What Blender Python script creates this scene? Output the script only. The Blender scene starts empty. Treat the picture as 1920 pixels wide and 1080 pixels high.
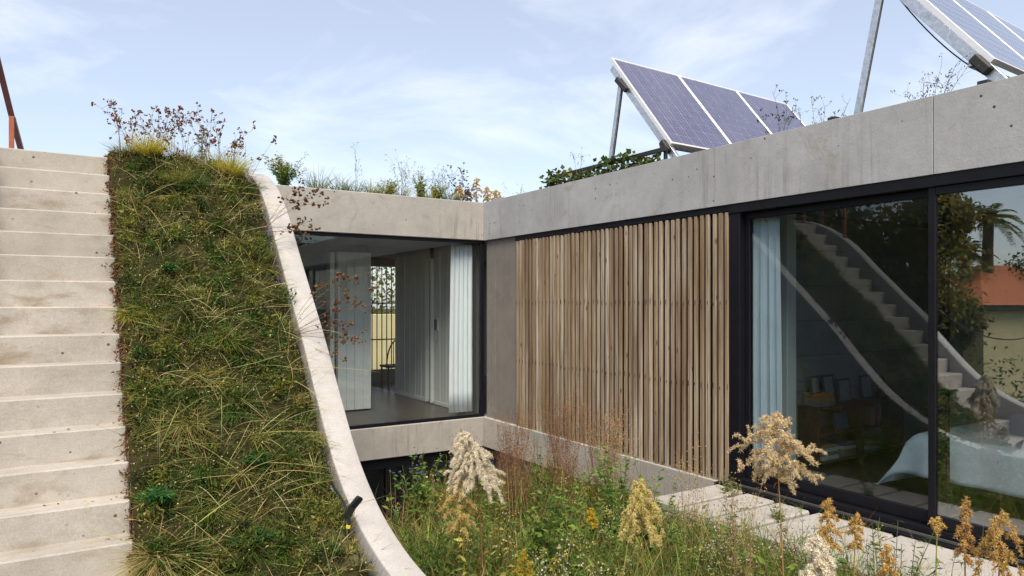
import bpy, bmesh, math, random
import numpy as np
from mathutils import Vector, Matrix, noise as mnoise
R = math.radians
random.seed(7); rng = np.random.default_rng(7)
sc = bpy.context.scene
col = sc.collection

# ------------------------------------------------------------------ camera, sky, sun, exposure
cam_d = bpy.data.cameras.new('camera'); cam = bpy.data.objects.new('camera', cam_d); col.objects.link(cam)
cam.location = (0, 0, 1.69); cam.rotation_euler = (R(90), 0, R(-32.316))
cam_d.sensor_width = 36; cam_d.lens = 24.867; cam_d.shift_y = 0.01396
cam_d.clip_start = 0.05; cam_d.clip_end = 3000
sc.camera = cam
SUN_EL = R(53.0); SUN_AZ = math.atan2(-0.54, -0.842)          # azimuth clockwise from +Y: behind the camera, a little to its left; the sun is veiled by thin cloud
SUN_DIR = Vector((math.sin(SUN_AZ)*math.cos(SUN_EL), math.cos(SUN_AZ)*math.cos(SUN_EL), math.sin(SUN_EL)))
sun_d = bpy.data.lights.new('sun', 'SUN'); sun = bpy.data.objects.new('sun', sun_d); col.objects.link(sun)
sun_d.energy = 1.5; sun_d.angle = R(38); sun_d.color = (1.0, 0.89, 0.74)
sun.rotation_euler = SUN_DIR.to_track_quat('Z', 'Y').to_euler(); sun.location = (20, -20, 12)
world = bpy.data.worlds.new('World'); sc.world = world; world.use_nodes = True
wn = world.node_tree.nodes; wl = world.node_tree.links; wn.clear()
w_out = wn.new('ShaderNodeOutputWorld'); w_bg = wn.new('ShaderNodeBackground')
sky = wn.new('ShaderNodeTexSky'); sky.sky_type = 'NISHITA'; sky.sun_disc = False
sky.sun_elevation = SUN_EL; sky.sun_rotation = SUN_AZ; sky.air_density = 1.0; sky.dust_density = 1.2; sky.ozone_density = 1.0
tc = wn.new('ShaderNodeTexCoord'); mp = wn.new('ShaderNodeMapping'); mp.inputs['Scale'].default_value = (1.0, 1.0, 2.6)
mp.inputs['Rotation'].default_value = (0.0, 0.35, 0.9); mp.inputs['Location'].default_value = (3.1, 0.4, 1.2)
cn = wn.new('ShaderNodeTexNoise'); cn.inputs['Scale'].default_value = 3.2; cn.inputs['Detail'].default_value = 9; cn.inputs['Roughness'].default_value = 0.58; cn.inputs['Distortion'].default_value = 0.5
cr = wn.new('ShaderNodeValToRGB'); cr.color_ramp.elements[0].position = 0.49; cr.color_ramp.elements[1].position = 0.74
cr.color_ramp.elements[0].color = (0.22, 0.22, 0.22, 1); cr.color_ramp.elements[1].color = (0.46, 0.46, 0.46, 1)
cm = wn.new('ShaderNodeMix'); cm.data_type = 'RGBA'
CLOUD = 1.0
cm.inputs['B'].default_value = (9.6*CLOUD, 9.4*CLOUD, 9.6*CLOUD, 1)
wl.new(tc.outputs['Generated'], mp.inputs['Vector']); wl.new(mp.outputs['Vector'], cn.inputs['Vector'])
wl.new(cn.outputs['Fac'], cr.inputs['Fac']); wl.new(cr.outputs['Color'], cm.inputs['Factor'])
wl.new(sky.outputs['Color'], cm.inputs['A']); wl.new(cm.outputs['Result'], w_bg.inputs['Color'])
w_bg.inputs['Strength'].default_value = 0.05
wl.new(w_bg.outputs['Background'], w_out.inputs['Surface'])
sc.view_settings.view_transform = 'Standard'; sc.view_settings.look = 'None'; sc.view_settings.gamma = 1.0
sc.view_settings.use_curve_mapping = False; sc.view_settings.exposure = 1.80
sc.cycles.max_bounces = 8; sc.cycles.transparent_max_bounces = 12
sc.cycles.use_denoising = True

# ------------------------------------------------------------------ helpers
def tag(o, label=None, cat=None, group=None, kind=None):
    if label: o['label'] = label
    if cat: o['category'] = cat
    if group: o['group'] = group
    if kind: o['kind'] = kind
    return o
def empty(name, loc=(0, 0, 0), label=None, cat=None, group=None, rz=0.0):
    o = bpy.data.objects.new(name, None); col.objects.link(o); o.location = loc; o.rotation_euler = (0, 0, rz)
    o.empty_display_size = 0.1
    return tag(o, label, cat, group)
def link(name, me, parent=None, loc=None):
    o = bpy.data.objects.new(name, me); col.objects.link(o)
    if parent is not None: o.parent = parent
    if loc is not None: o.location = loc
    return o

ICO_V = None
def _ico():
    global ICO_V, ICO_F
    b = bmesh.new(); bmesh.ops.create_icosphere(b, subdivisions=1, radius=1.0); b.verts.ensure_lookup_table()
    ICO_V = np.array([v.co[:] for v in b.verts]); ICO_F = np.array([[v.index for v in f.verts] for f in b.faces]); b.free()
_ico()
OCT_V = np.array([[1,0,0],[-1,0,0],[0,1,0],[0,-1,0],[0,0,1],[0,0,-1]], float)
OCT_F = np.array([[0,2,4],[2,1,4],[1,3,4],[3,0,4],[2,0,5],[1,2,5],[3,1,5],[0,3,5]])

class MB:
    """Collects geometry with a colour per vertex; build() links it as one mesh object."""
    def __init__(s): s.v = []; s.c = []; s.t = []; s.q = []; s.n = 0
    def add(s, V, C, T=None, Q=None):
        V = np.asarray(V, float).reshape(-1, 3); C = np.asarray(C, float)
        if C.ndim == 1: C = np.tile(C, (len(V), 1))
        s.v.append(V); s.c.append(C)
        if T is not None and len(T): s.t.append(np.asarray(T, int).reshape(-1, 3) + s.n)
        if Q is not None and len(Q): s.q.append(np.asarray(Q, int).reshape(-1, 4) + s.n)
        s.n += len(V)
    def mesh(s, name, mat, smooth=True):
        V = np.concatenate(s.v); C = np.concatenate(s.c)
        T = np.concatenate(s.t) if s.t else np.zeros((0, 3), int); Q = np.concatenate(s.q) if s.q else np.zeros((0, 4), int)
        me = bpy.data.meshes.new(name)
        me.vertices.add(len(V)); me.vertices.foreach_set('co', V.astype(np.float32).ravel())
        nl = T.size + Q.size; me.loops.add(nl); me.polygons.add(len(T) + len(Q))
        me.loops.foreach_set('vertex_index', np.concatenate([T.ravel(), Q.ravel()]).astype(np.int32))
        st = np.concatenate([np.arange(len(T))*3, len(T)*3 + np.arange(len(Q))*4]).astype(np.int32)
        me.polygons.foreach_set('loop_start', st)
        if smooth: me.polygons.foreach_set('use_smooth', np.ones(len(st), bool))
        me.update(calc_edges=True)
        a = me.color_attributes.new('Col', 'FLOAT_COLOR', 'POINT')
        a.data.foreach_set('color', np.concatenate([C, np.ones((len(C), 1))], 1).astype(np.float32).ravel())
        me.materials.append(mat); return me
    def build(s, name, mat, parent=None, smooth=True, loc=None):
        return link(name, s.mesh(name, mat, smooth), parent, loc)

def unit(a): return a/np.maximum(np.linalg.norm(a, axis=-1, keepdims=True), 1e-9)
def jit(c, n, amt=0.25, hue=0.08):
    c = np.asarray(c, float)
    if c.ndim == 1: c = np.tile(c, (n, 1))
    return np.clip(c*(1 + rng.normal(0, amt, (n, 1)))*(1 + rng.normal(0, hue, (n, 3))), 0.004, 0.9)
def pick(palette, n, w=None):
    p = np.array(palette, float); return p[rng.choice(len(p), n, p=w)]
def blades(mb, base, L, W, az, lean, bend, colr, up=(0, 0, 1), seg=4):
    base = np.asarray(base, float); n = len(base)
    up = np.broadcast_to(np.asarray(up, float), (n, 3)); L = np.broadcast_to(L, n); W = np.broadcast_to(W, n)
    lean = np.broadcast_to(lean, n); bend = np.broadcast_to(bend, n)
    h = np.stack([np.cos(az), np.sin(az), np.zeros(n)], 1)
    h = unit(h - up*np.sum(h*up, 1, keepdims=True)); sd = np.cross(h, up); a = rng.uniform(-1.2, 1.2, n)[:, None]
    wd = unit(np.cos(a)*sd + np.sin(a)*h)
    V = np.zeros((n, 2*seg + 1, 3)); C = np.zeros((n, 2*seg + 1, 3))
    for i in range(seg + 1):
        t = i/seg
        p = base + up*(L*(t*(1 - 0.35*np.abs(lean)) - 0.55*bend*t*t))[:, None] + h*(L*(lean*t + 0.8*bend*t*t))[:, None]
        w = (W*(1 - t)**0.6*(0.7 + 0.6*t)*0.5)[:, None]
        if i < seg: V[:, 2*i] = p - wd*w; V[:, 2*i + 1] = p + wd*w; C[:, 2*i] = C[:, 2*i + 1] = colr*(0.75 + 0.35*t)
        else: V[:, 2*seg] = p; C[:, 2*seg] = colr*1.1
    k = 2*seg + 1; off = (np.arange(n)*k)[:, None]
    Q = np.concatenate([off + np.array([[2*i, 2*i + 1, 2*i + 3, 2*i + 2]]) for i in range(seg - 1)]) if seg > 1 else None
    T = off + np.array([[2*seg - 2, 2*seg - 1, 2*seg]])
    mb.add(V.reshape(-1, 3), np.clip(C.reshape(-1, 3), 0, 0.9), T, Q)
def leaves(mb, base, d, L, W, colr, fold=0.25, droop=0.25):
    base = np.asarray(base, float); n = len(base); d = unit(np.asarray(d, float)); L = np.broadcast_to(L, n)[:, None]; W = np.broadcast_to(W, n)[:, None]
    r = unit(rng.normal(0, 1, (n, 3)) + np.array([0, 0, 1.4])); sd = unit(np.cross(d, r)); nm = np.cross(sd, d)
    b = base; m = base + d*L*0.42 ; tip = base + d*L - nm*L*droop*0.5
    l = m + sd*W*0.5 + nm*W*fold; rr = m - sd*W*0.5 + nm*W*fold
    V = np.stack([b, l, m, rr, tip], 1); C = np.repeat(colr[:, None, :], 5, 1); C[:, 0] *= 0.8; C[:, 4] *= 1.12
    off = (np.arange(n)*5)[:, None]
    T = np.concatenate([off + np.array([[0, 2, 1]]), off + np.array([[0, 3, 2]]), off + np.array([[1, 2, 4]]), off + np.array([[2, 3, 4]])])
    mb.add(V.reshape(-1, 3), np.clip(C.reshape(-1, 3), 0, 0.9), T)
def blobs(mb, cen, rad, colr, ico=False, squash=0.35):
    cen = np.asarray(cen, float); n = len(cen); U, Fc = (ICO_V, ICO_F) if ico else (OCT_V, OCT_F); k = len(U)
    sca = np.broadcast_to(rad, n)[:, None]*(1 + rng.uniform(-squash, squash, (n, 3)))
    V = cen[:, None, :] + U[None]*sca[:, None, :]*(1 + rng.uniform(-0.25, 0.25, (n, k, 1)))
    C = np.repeat(np.asarray(colr)[:, None, :], k, 1)*(1 + rng.uniform(-0.15, 0.15, (n, k, 1)))
    T = (np.arange(n)*k)[:, None, None] + Fc[None]
    mb.add(V.reshape(-1, 3), np.clip(C.reshape(-1, 3), 0, 0.9), T.reshape(-1, 3))
def tube(mb, pts, r0, r1, colr, n=5, cap=True):
    P = np.asarray(pts, float); m = len(P); t = unit(np.gradient(P, axis=0))
    ref = np.array([0.31, 0.22, 0.93]) if abs(t[0][2]) < 0.9 else np.array([0.9, 0.3, 0.1])
    a = unit(np.cross(t, ref)); b = np.cross(t, a); rr = np.linspace(r0, r1, m) if np.isscalar(r0) else np.asarray(r0)
    th = np.arange(n)*2*np.pi/n
    V = P[:, None, :] + (a[:, None, :]*np.cos(th)[None, :, None] + b[:, None, :]*np.sin(th)[None, :, None])*rr[:, None, None]
    Q = [[i*n + j, i*n + (j + 1) % n, (i + 1)*n + (j + 1) % n, (i + 1)*n + j] for i in range(m - 1) for j in range(n)]
    T = []
    if cap:
        T += [[0, j + 1, j] for j in range(1, n - 1)]; o = (m - 1)*n; T += [[o, o + j, o + j + 1] for j in range(1, n - 1)]
    mb.add(V.reshape(-1, 3), colr, T, Q)
def curve(p0, p1, bow, n=8):
    p0, p1, bow = np.array(p0, float), np.array(p1, float), np.array(bow, float)
    t = np.linspace(0, 1, n)[:, None]; return p0 + (p1 - p0)*t + bow*(4*t*(1 - t))
def poly(pts, n=24):
    """Catmull-Rom through pts."""
    P = np.array(pts, float); P = np.concatenate([[2*P[0] - P[1]], P, [2*P[-1] - P[-2]]]); out = []
    m = len(P) - 3
    for i in range(m):
        for t in np.linspace(0, 1, max(2, n//m), endpoint=False):
            a, b, c, d = P[i:i + 4]
            out.append(0.5*((2*b) + (c - a)*t + (2*a - 5*b + 4*c - d)*t*t + (3*b - a - 3*c + d)*t**3))
    out.append(P[-2]); return np.array(out)

def box_mesh(name, size, mat, bevel=0.006, origin=(0, 0, 0)):
    """Box with its lower min corner at origin."""
    b = bmesh.new(); bmesh.ops.create_cube(b, size=1.0)
    for v in b.verts: v.co = Vector(((v.co.x + .5)*size[0] + origin[0], (v.co.y + .5)*size[1] + origin[1], (v.co.z + .5)*size[2] + origin[2]))
    if bevel: bmesh.ops.bevel(b, geom=b.edges[:], offset=min(bevel, min(size)*0.3), segments=1, affect='EDGES', profile=0.5)
    me = bpy.data.meshes.new(name); b.to_mesh(me); b.free(); me.materials.append(mat); return me
def box(name, lo, hi, mat, parent=None, bevel=0.006):
    lo = Vector(lo); hi = Vector(hi); return link(name, box_mesh(name, hi - lo, mat, bevel), parent, lo)
def bar(name, p, q, w, h, mat, parent=None, bevel=0.003, roll=0.0):
    """A box of section w x h running from p to q."""
    p = Vector(p); q = Vector(q); d = q - p
    me = box_mesh(name, (w, h, d.length), mat, bevel, (-w/2, -h/2, 0)); o = link(name, me, parent, p)
    o.rotation_mode = 'QUATERNION'
    z = d.normalized(); x = Vector((1, 0, 0)) if abs(z.x) < 0.9 else Vector((0, 1, 0)); y = z.cross(x).normalized(); x = y.cross(z)
    m = Matrix((x, y, z)).transposed() @ Matrix.Rotation(roll, 3, 'Z')
    o.rotation_quaternion = m.to_quaternion(); return o
def prism(name, outline, axis, a, b, mat, parent=None, bevel=0.0):
    """Extrude a closed 2D outline along axis from a to b ('x': outline is (y,z); 'y': (x,z); 'z': (x,y))."""
    bm = bmesh.new()
    def P(u, v, w): return (w, u, v) if axis == 'x' else ((u, w, v) if axis == 'y' else (u, v, w))
    A = [bm.verts.new(P(u, v, a)) for u, v in outline]; B = [bm.verts.new(P(u, v, b)) for u, v in outline]; n = len(outline)
    bm.faces.new(A); bm.faces.new(B[::-1])
    for i in range(n): bm.faces.new((A[i], B[i], B[(i + 1) % n], A[(i + 1) % n]))
    bmesh.ops.recalc_face_normals(bm, faces=bm.faces[:])
    if bevel: bmesh.ops.bevel(bm, geom=bm.edges[:], offset=bevel, segments=1, affect='EDGES')
    me = bpy.data.meshes.new(name); bm.to_mesh(me); bm.free(); me.materials.append(mat); return link(name, me, parent)

# ------------------------------------------------------------------ materials
def new_mat(name):
    m = bpy.data.materials.new(name); m.use_nodes = True; nt = m.node_tree; bs = nt.nodes['Principled BSDF']; return m, nt, bs
class NT:
    def __init__(s, nt): s.nt = nt; s.l = nt.links
    def n(s, t, **kw):
        x = s.nt.nodes.new(t)
        for k, v in kw.items():
            if k in x.inputs: x.inputs[k].default_value = v
            else: setattr(x, k, v)
        return x
    def pos(s, scale=(1, 1, 1)):
        g = s.n('ShaderNodeNewGeometry'); m = s.n('ShaderNodeMapping'); m.inputs['Scale'].default_value = scale
        s.l.new(g.outputs['Position'], m.inputs['Vector']); return m.outputs['Vector']
    def noise(s, vec, scale, detail=5, rough=0.6, dist=0.0):
        x = s.n('ShaderNodeTexNoise', Scale=scale, Detail=detail, Roughness=rough, Distortion=dist); s.l.new(vec, x.inputs['Vector']); return x.outputs['Fac']
    def ramp(s, fac, stops):
        r = s.n('ShaderNodeValToRGB'); e = r.color_ramp.elements
        while len(e) < len(stops): e.new(0.5)
        for i, (p, c) in enumerate(stops): e[i].position = p; e[i].color = (c, c, c, 1) if np.isscalar(c) else (*c, 1)
        s.l.new(fac, r.inputs['Fac']); return r.outputs['Color']
    def mix(s, fac, a, b, mode='MIX'):
        m = s.n('ShaderNodeMix'); m.data_type = 'RGBA'; m.blend_type = mode
        for k, v in (('Factor', fac), ('A', a), ('B', b)):
            i = m.inputs[k] if k != 'Factor' else m.inputs[0]
            if k != 'Factor': i = m.inputs[6 if k == 'A' else 7]
            if hasattr(v, 'is_linked') or hasattr(v, 'links'): s.l.new(v, i)
            else: i.default_value = v if k == 'Factor' else ((*v, 1) if len(v) == 3 else v)
        return m.outputs[2]
    def bump(s, h, strength, dist=0.01):
        b = s.n('ShaderNodeBump', Strength=strength, Distance=dist); s.l.new(h, b.inputs['Height']); return b.outputs['Normal']

def concrete(name, c, dark=0.72, stain=(0.16, 0.14, 0.11), stain_amt=0.55, streak=(5, 5, 0.5), pits=1.0, seed=0.0, rough=0.85):
    m, nt, bs = new_mat(name); N = NT(nt); p = N.pos()
    off = N.n('ShaderNodeVectorMath'); off.operation = 'ADD'; off.inputs[1].default_value = (seed, seed*1.7, seed*0.6); N.l.new(p, off.inputs[0]); p = off.outputs[0]
    big = N.ramp(N.noise(p, 1.3, 6, 0.62, 0.4), [(0.3, 0.0), (0.72, 1.0)])
    cc = N.mix(big, tuple(x*(dark*0.75 + 0.25) for x in c), tuple(min(0.85, x*1.07) for x in c))
    mid = N.ramp(N.noise(p, 9, 5, 0.7), [(0.34, 0.93), (0.66, 1.04)]); cc = N.mix(1.0, cc, mid, 'MULTIPLY')
    st = N.ramp(N.noise(N.pos(streak), 2.4, 6, 0.65, 0.3), [(0.50, 0.0), (0.74, 1.0)])
    gate = N.ramp(N.noise(p, 0.9, 3, 0.5), [(0.42, 0.0), (0.60, stain_amt)])
    f = N.n('ShaderNodeMath'); f.operation = 'MULTIPLY'; N.l.new(st, f.inputs[0]); N.l.new(gate, f.inputs[1])
    cc = N.mix(f.outputs[0], cc, stain)
    blot = N.ramp(N.noise(p, 2.6, 10, 0.78, 1.0), [(0.57, 0.0), (0.68, stain_amt*0.9)]); cc = N.mix(blot, cc, tuple(x*1.6 for x in stain))
    vo = N.n('ShaderNodeTexVoronoi', Scale=10.0); N.l.new(p, vo.inputs['Vector'])
    pit = N.ramp(vo.outputs['Distance'], [(0.075, 1.0), (0.12, 0.0)]); pg = N.ramp(N.noise(p, 2.3, 3), [(0.5, 0.0), (0.58, pits)])
    f2 = N.n('ShaderNodeMath'); f2.operation = 'MULTIPLY'; N.l.new(pit, f2.inputs[0]); N.l.new(pg, f2.inputs[1])
    cc = N.mix(f2.outputs[0], cc, (0.06, 0.05, 0.045))
    fine = N.noise(p, 120, 3, 0.6); cc = N.mix(1.0, cc, N.ramp(fine, [(0.3, 0.84), (0.7, 1.10)]), 'MULTIPLY')
    spk = N.ramp(N.noise(p, 26, 4, 0.8, 0.6), [(0.62, 0.0), (0.72, 0.55)]); spg = N.ramp(N.noise(p, 1.7, 4, 0.6), [(0.46, 0.0), (0.62, 1.0)])
    f3 = N.n('ShaderNodeMath'); f3.operation = 'MULTIPLY'; N.l.new(spk, f3.inputs[0]); N.l.new(spg, f3.inputs[1]); cc = N.mix(f3.outputs[0], cc, tuple(x*1.1 for x in stain))
    N.l.new(cc, bs.inputs['Base Color']); bs.inputs['Roughness'].default_value = rough; bs.inputs['Specular IOR Level'].default_value = 0.3
    h = N.n('ShaderNodeMath'); h.operation = 'SUBTRACT'; N.l.new(N.noise(p, 45, 6, 0.65), h.inputs[0]); N.l.new(f2.outputs[0], h.inputs[1])
    N.l.new(N.bump(h.outputs[0], 0.35, 0.006), bs.inputs['Normal']); return m
def plain(name, c, rough=0.5, metal=0.0, var=0.12, scale=8, bump=0.05, spec=0.5):
    m, nt, bs = new_mat(name); N = NT(nt); p = N.pos()
    f = N.noise(p, scale, 6, 0.65); cc = N.mix(N.ramp(f, [(0.3, 0.0), (0.7, 1.0)]), tuple(x*(1 - var) for x in c), tuple(min(1, x*(1 + var)) for x in c))
    N.l.new(cc, bs.inputs['Base Color']); bs.inputs['Roughness'].default_value = rough; bs.inputs['Metallic'].default_value = metal; bs.inputs['Specular IOR Level'].default_value = spec
    if bump: N.l.new(N.bump(N.noise(p, scale*9, 4), bump, 0.004), bs.inputs['Normal'])
    return m
def veg(name, trans=0.42, rough=0.6):
    m, nt, bs = new_mat(name); N = NT(nt); a = N.n('ShaderNodeAttribute'); a.attribute_name = 'Col'
    N.l.new(a.outputs['Color'], bs.inputs['Base Color']); bs.inputs['Roughness'].default_value = rough; bs.inputs['Specular IOR Level'].default_value = 0.25
    if trans:
        t = N.n('ShaderNodeBsdfTranslucent'); N.l.new(a.outputs['Color'], t.inputs['Color']); mx = N.n('ShaderNodeMixShader', Fac=trans)
        N.l.new(bs.outputs[0], mx.inputs[1]); N.l.new(t.outputs[0], mx.inputs[2]); N.l.new(mx.outputs[0], nt.nodes['Material Output'].inputs['Surface'])
    return m
def glass(name, f0=0.05, tint=(0.72, 0.78, 0.78)):
    """Clear pane: Schlick reflection over straight transmission (both faces of the pane reflect)."""
    m, nt, bs = new_mat(name); N = NT(nt); nt.nodes.remove(bs)
    lw = N.n('ShaderNodeLayerWeight', Blend=0.5); g = N.n('ShaderNodeBsdfGlossy', Roughness=0.0); g.inputs['Color'].default_value = (0.95, 0.98, 1.0, 1)
    pw = N.n('ShaderNodeMath'); pw.operation = 'POWER'; pw.inputs[1].default_value = 5.0; N.l.new(lw.outputs['Facing'], pw.inputs[0])
    k = N.n('ShaderNodeMath'); k.operation = 'MULTIPLY_ADD'; k.use_clamp = True; k.inputs[1].default_value = 1 - f0; k.inputs[2].default_value = f0; N.l.new(pw.outputs[0], k.inputs[0])
    t = N.n('ShaderNodeBsdfTransparent'); t.inputs['Color'].default_value = (*tint, 1); mx = N.n('ShaderNodeMixShader')
    N.l.new(k.outputs[0], mx.inputs[0]); N.l.new(t.outputs[0], mx.inputs[1]); N.l.new(g.outputs[0], mx.inputs[2])
    wv = N.noise(N.pos((1, 1, 1)), 1.6, 2, 0.5); N.l.new(N.bump(wv, 0.012, 0.02), g.inputs['Normal'])
    N.l.new(mx.outputs[0], nt.nodes['Material Output'].inputs['Surface']); return m
def wood_slat(name):
    m, nt, bs = new_mat(name); N = NT(nt); oi = N.n('ShaderNodeObjectInfo')
    p = N.pos((38, 38, 1.1)); g = N.noise(p, 1.6, 7, 0.68, 0.5); g2 = N.noise(N.pos((7, 7, 0.7)), 1.2, 4, 0.6, 0.4)
    base = N.ramp(oi.outputs['Random'], [(0.0, (0.26, 0.19, 0.12)), (0.3, (0.33, 0.255, 0.17)), (0.6, (0.40, 0.33, 0.24)), (0.85, (0.46, 0.40, 0.325)), (1.0, (0.31, 0.23, 0.155))])
    cc = N.mix(N.ramp(g, [(0.30, 0.0), (0.55, 1.0)]), (0.15, 0.098, 0.056), base)
    cc = N.mix(N.ramp(g2, [(0.52, 0.0), (0.72, 0.55)]), cc, (0.46, 0.42, 0.37))
    cc = N.mix(N.ramp(N.noise(N.pos((4, 4, 0.35)), 1.0, 4, 0.6), [(0.45, 0.0), (0.66, 0.85)]), cc, (0.13, 0.08, 0.045)); cc = N.mix(N.ramp(N.noise(N.pos((30, 30, 0.6)), 1.0, 5, 0.7), [(0.58, 0.0), (0.70, 0.8)]), cc, (0.06, 0.042, 0.03))
    vo = N.n('ShaderNodeTexVoronoi', Scale=1.0); N.l.new(N.pos((9, 9, 3.0)), vo.inputs['Vector']); cc = N.mix(N.ramp(vo.outputs['Distance'], [(0.05, 0.85), (0.12, 0.0)]), cc, (0.07, 0.04, 0.02))
    N.l.new(cc, bs.inputs['Base Color']); bs.inputs['Roughness'].default_value = 0.8; bs.inputs['Specular IOR Level'].default_value = 0.2
    N.l.new(N.bump(g, 0.35, 0.004), bs.inputs['Normal']); return m
def floor_boards(name):
    m, nt, bs = new_mat(name); N = NT(nt); g = N.noise(N.pos((14, 1.2, 1)), 2.0, 6, 0.65, 0.4)
    N.l.new(N.ramp(g, [(0.3, (0.05, 0.036, 0.026)), (0.7, (0.11, 0.082, 0.06))]), bs.inputs['Base Color']); bs.inputs['Roughness'].default_value = 0.32; return m
def soil_mat(name, a, b, c, scale=14):
    m, nt, bs = new_mat(name); N = NT(nt); p = N.pos(); f = N.noise(p, scale, 8, 0.7, 0.3); f2 = N.noise(p, scale*0.22, 5, 0.6)
    cc = N.mix(N.ramp(f, [(0.35, 0.0), (0.65, 1.0)]), a, b); cc = N.mix(N.ramp(f2, [(0.45, 0.0), (0.65, 0.8)]), cc, c)
    N.l.new(cc, bs.inputs['Base Color']); bs.inputs['Roughness'].default_value = 0.95; bs.inputs['Specular IOR Level'].default_value = 0.1
    N.l.new(N.bump(f, 0.9, 0.03), bs.inputs['Normal']); return m
def cell_mat(name):
    m, nt, bs = new_mat(name); N = NT(nt); oi = N.n('ShaderNodeObjectInfo'); t = N.n('ShaderNodeTexCoord')
    vo = N.n('ShaderNodeTexVoronoi', Scale=16.0); N.l.new(N.pos(), vo.inputs['Vector'])
    sx = N.n('ShaderNodeSeparateXYZ'); N.l.new(t.outputs['Object'], sx.inputs[0])
    w = N.n('ShaderNodeMath'); w.operation = 'MULTIPLY'; w.inputs[1].default_value = 3/0.205; N.l.new(sx.outputs['X'], w.inputs[0])
    fr = N.n('ShaderNodeMath'); fr.operation = 'FRACT'; N.l.new(w.outputs[0], fr.inputs[0])
    line = N.ramp(fr.outputs[0], [(0.0, 1.0), (0.06, 0.0)])
    a = N.mix(oi.outputs['Random'], (0.028, 0.030, 0.095), (0.050, 0.044, 0.110))
    a = N.mix(N.ramp(vo.outputs['Color'], [(0.2, 0.0), (0.8, 0.5)]), a, (0.068, 0.062, 0.14))
    a = N.mix(line, a, (0.34, 0.32, 0.36))
    N.l.new(a, bs.inputs['Base Color']); bs.inputs['Roughness'].default_value = 0.22; bs.inputs['Specular IOR Level'].default_value = 0.6
    bs.inputs['Coat Weight'].default_value = 1.0; bs.inputs['Coat Roughness'].default_value = 0.06; return m

M = dict(
    beam=concrete('concrete_cool', (0.375, 0.378, 0.385), seed=1.0, stain_amt=0.8, pits=1.0, streak=(7, 7, 0.35)),
    warm=concrete('concrete_warm', (0.415, 0.392, 0.355), seed=4.0, stain_amt=0.9, streak=(7, 7, 0.4)),
    stair=concrete('concrete_stair', (0.44, 0.405, 0.355), seed=9.0, stain=(0.22, 0.165, 0.105), stain_amt=0.9, streak=(1.2, 3, 3), dark=0.72, pits=0.9),
    ribbon=concrete('concrete_coping', (0.43, 0.41, 0.39), seed=13.0, stain=(0.38, 0.33, 0.27), stain_amt=0.35, dark=0.88, pits=0.6),
    board=concrete('concrete_board_marked', (0.215, 0.195, 0.175), seed=17.0, stain_amt=0.8, streak=(16, 16, 0.35), dark=0.66),
    slab=concrete('concrete_slab', (0.40, 0.375, 0.35), seed=21.0, stain_amt=0.6, dark=0.84, pits=0.5),
    dim=concrete('concrete_interior', (0.33, 0.33, 0.33), seed=25.0, stain_amt=0.2, streak=(0.5, 0.5, 6)),
    slat=wood_slat('weathered_slat'), black=plain('black_metal', (0.006, 0.006, 0.009), 0.5, 0.0, 0.2, 8, 0.02, 0.2), membrane=plain('black_membrane', (0.01, 0.01, 0.01), 0.9),
    steel=plain('galvanised_steel', (0.55, 0.57, 0.60), 0.38, 0.85, 0.25, 26, 0.08), alu=plain('aluminium_frame', (0.72, 0.72, 0.72), 0.35, 0.35, 0.05, 5, 0.0),
    backsheet=plain('panel_backsheet', (0.60, 0.56, 0.62), 0.25, 0.0, 0.03, 4, 0.0), cell=cell_mat('solar_cell'), bracket=plain('black_bracket', (0.02, 0.018, 0.017), 0.6),
    rust=plain('red_oxide_paint', (0.36, 0.095, 0.035), 0.55, 0.0, 0.15, 12), rail=plain('red_oxide_shaded', (0.10, 0.03, 0.028), 0.5, 0.0, 0.2, 12),  # rail colour is the post's red oxide darkened like a shaded underside
    white=plain('white_paint', (0.80, 0.80, 0.78), 0.55, 0.0, 0.05), grey_paint=plain('grey_paint', (0.15, 0.148, 0.14), 0.6, 0.0, 0.1), dark_paint=plain('dark_paint', (0.07, 0.07, 0.07), 0.6),
    curtain=plain('white_curtain', (0.84, 0.85, 0.88), 0.9, 0.0, 0.03, 3, 0.0), floor=floor_boards('timber_floor'), bed=plain('white_bedspread', (0.82, 0.85, 0.88), 0.9, 0.0, 0.04, 30, 0.15),
    shelf=plain('dark_timber', (0.10, 0.06, 0.035), 0.6, 0.0, 0.3, 20), veg=veg('foliage'), dry=veg('dry_foliage', 0.25, 0.8), stem=veg('stems', 0.0, 0.75), fluff=veg('fluffy_plume', 0.45, 0.95), bark=veg('bark', 0.0, 0.95),
    soil=soil_mat('dark_soil', (0.02, 0.016, 0.010), (0.055, 0.042, 0.026), (0.035, 0.032, 0.014)), moss=soil_mat('mossy_mat', (0.014, 0.013, 0.006), (0.06, 0.052, 0.02), (0.04, 0.04, 0.014), 18),
    ground=soil_mat('lawn_ground', (0.035, 0.045, 0.015), (0.07, 0.075, 0.03), (0.09, 0.08, 0.045), 3),
    pane=glass('window_glass', 0.045, (0.90, 0.93, 0.93)), pane_out=glass('coated_glass', 0.19, (0.84, 0.88, 0.89)), pane_in=glass('inner_glass', 0.05, (0.70, 0.76, 0.78)),
    cream=plain('cream_render', (0.62, 0.54, 0.30), 0.9, 0.0, 0.08, 2), tile=plain('terracotta', (0.38, 0.12, 0.045), 0.85, 0.0, 0.25, 9), fascia=plain('green_fascia', (0.03, 0.045, 0.03), 0.6),
    purple=plain('purple_cable', (0.16, 0.08, 0.36), 0.5), rubber=plain('black_rubber', (0.012, 0.014, 0.012), 0.5), yellow=plain('yellow_tape', (0.6, 0.5, 0.03), 0.5), geo=plain('geotextile', (0.075, 0.07, 0.028), 0.95, 0.0, 0.35, 30, 0.6),
)
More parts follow.
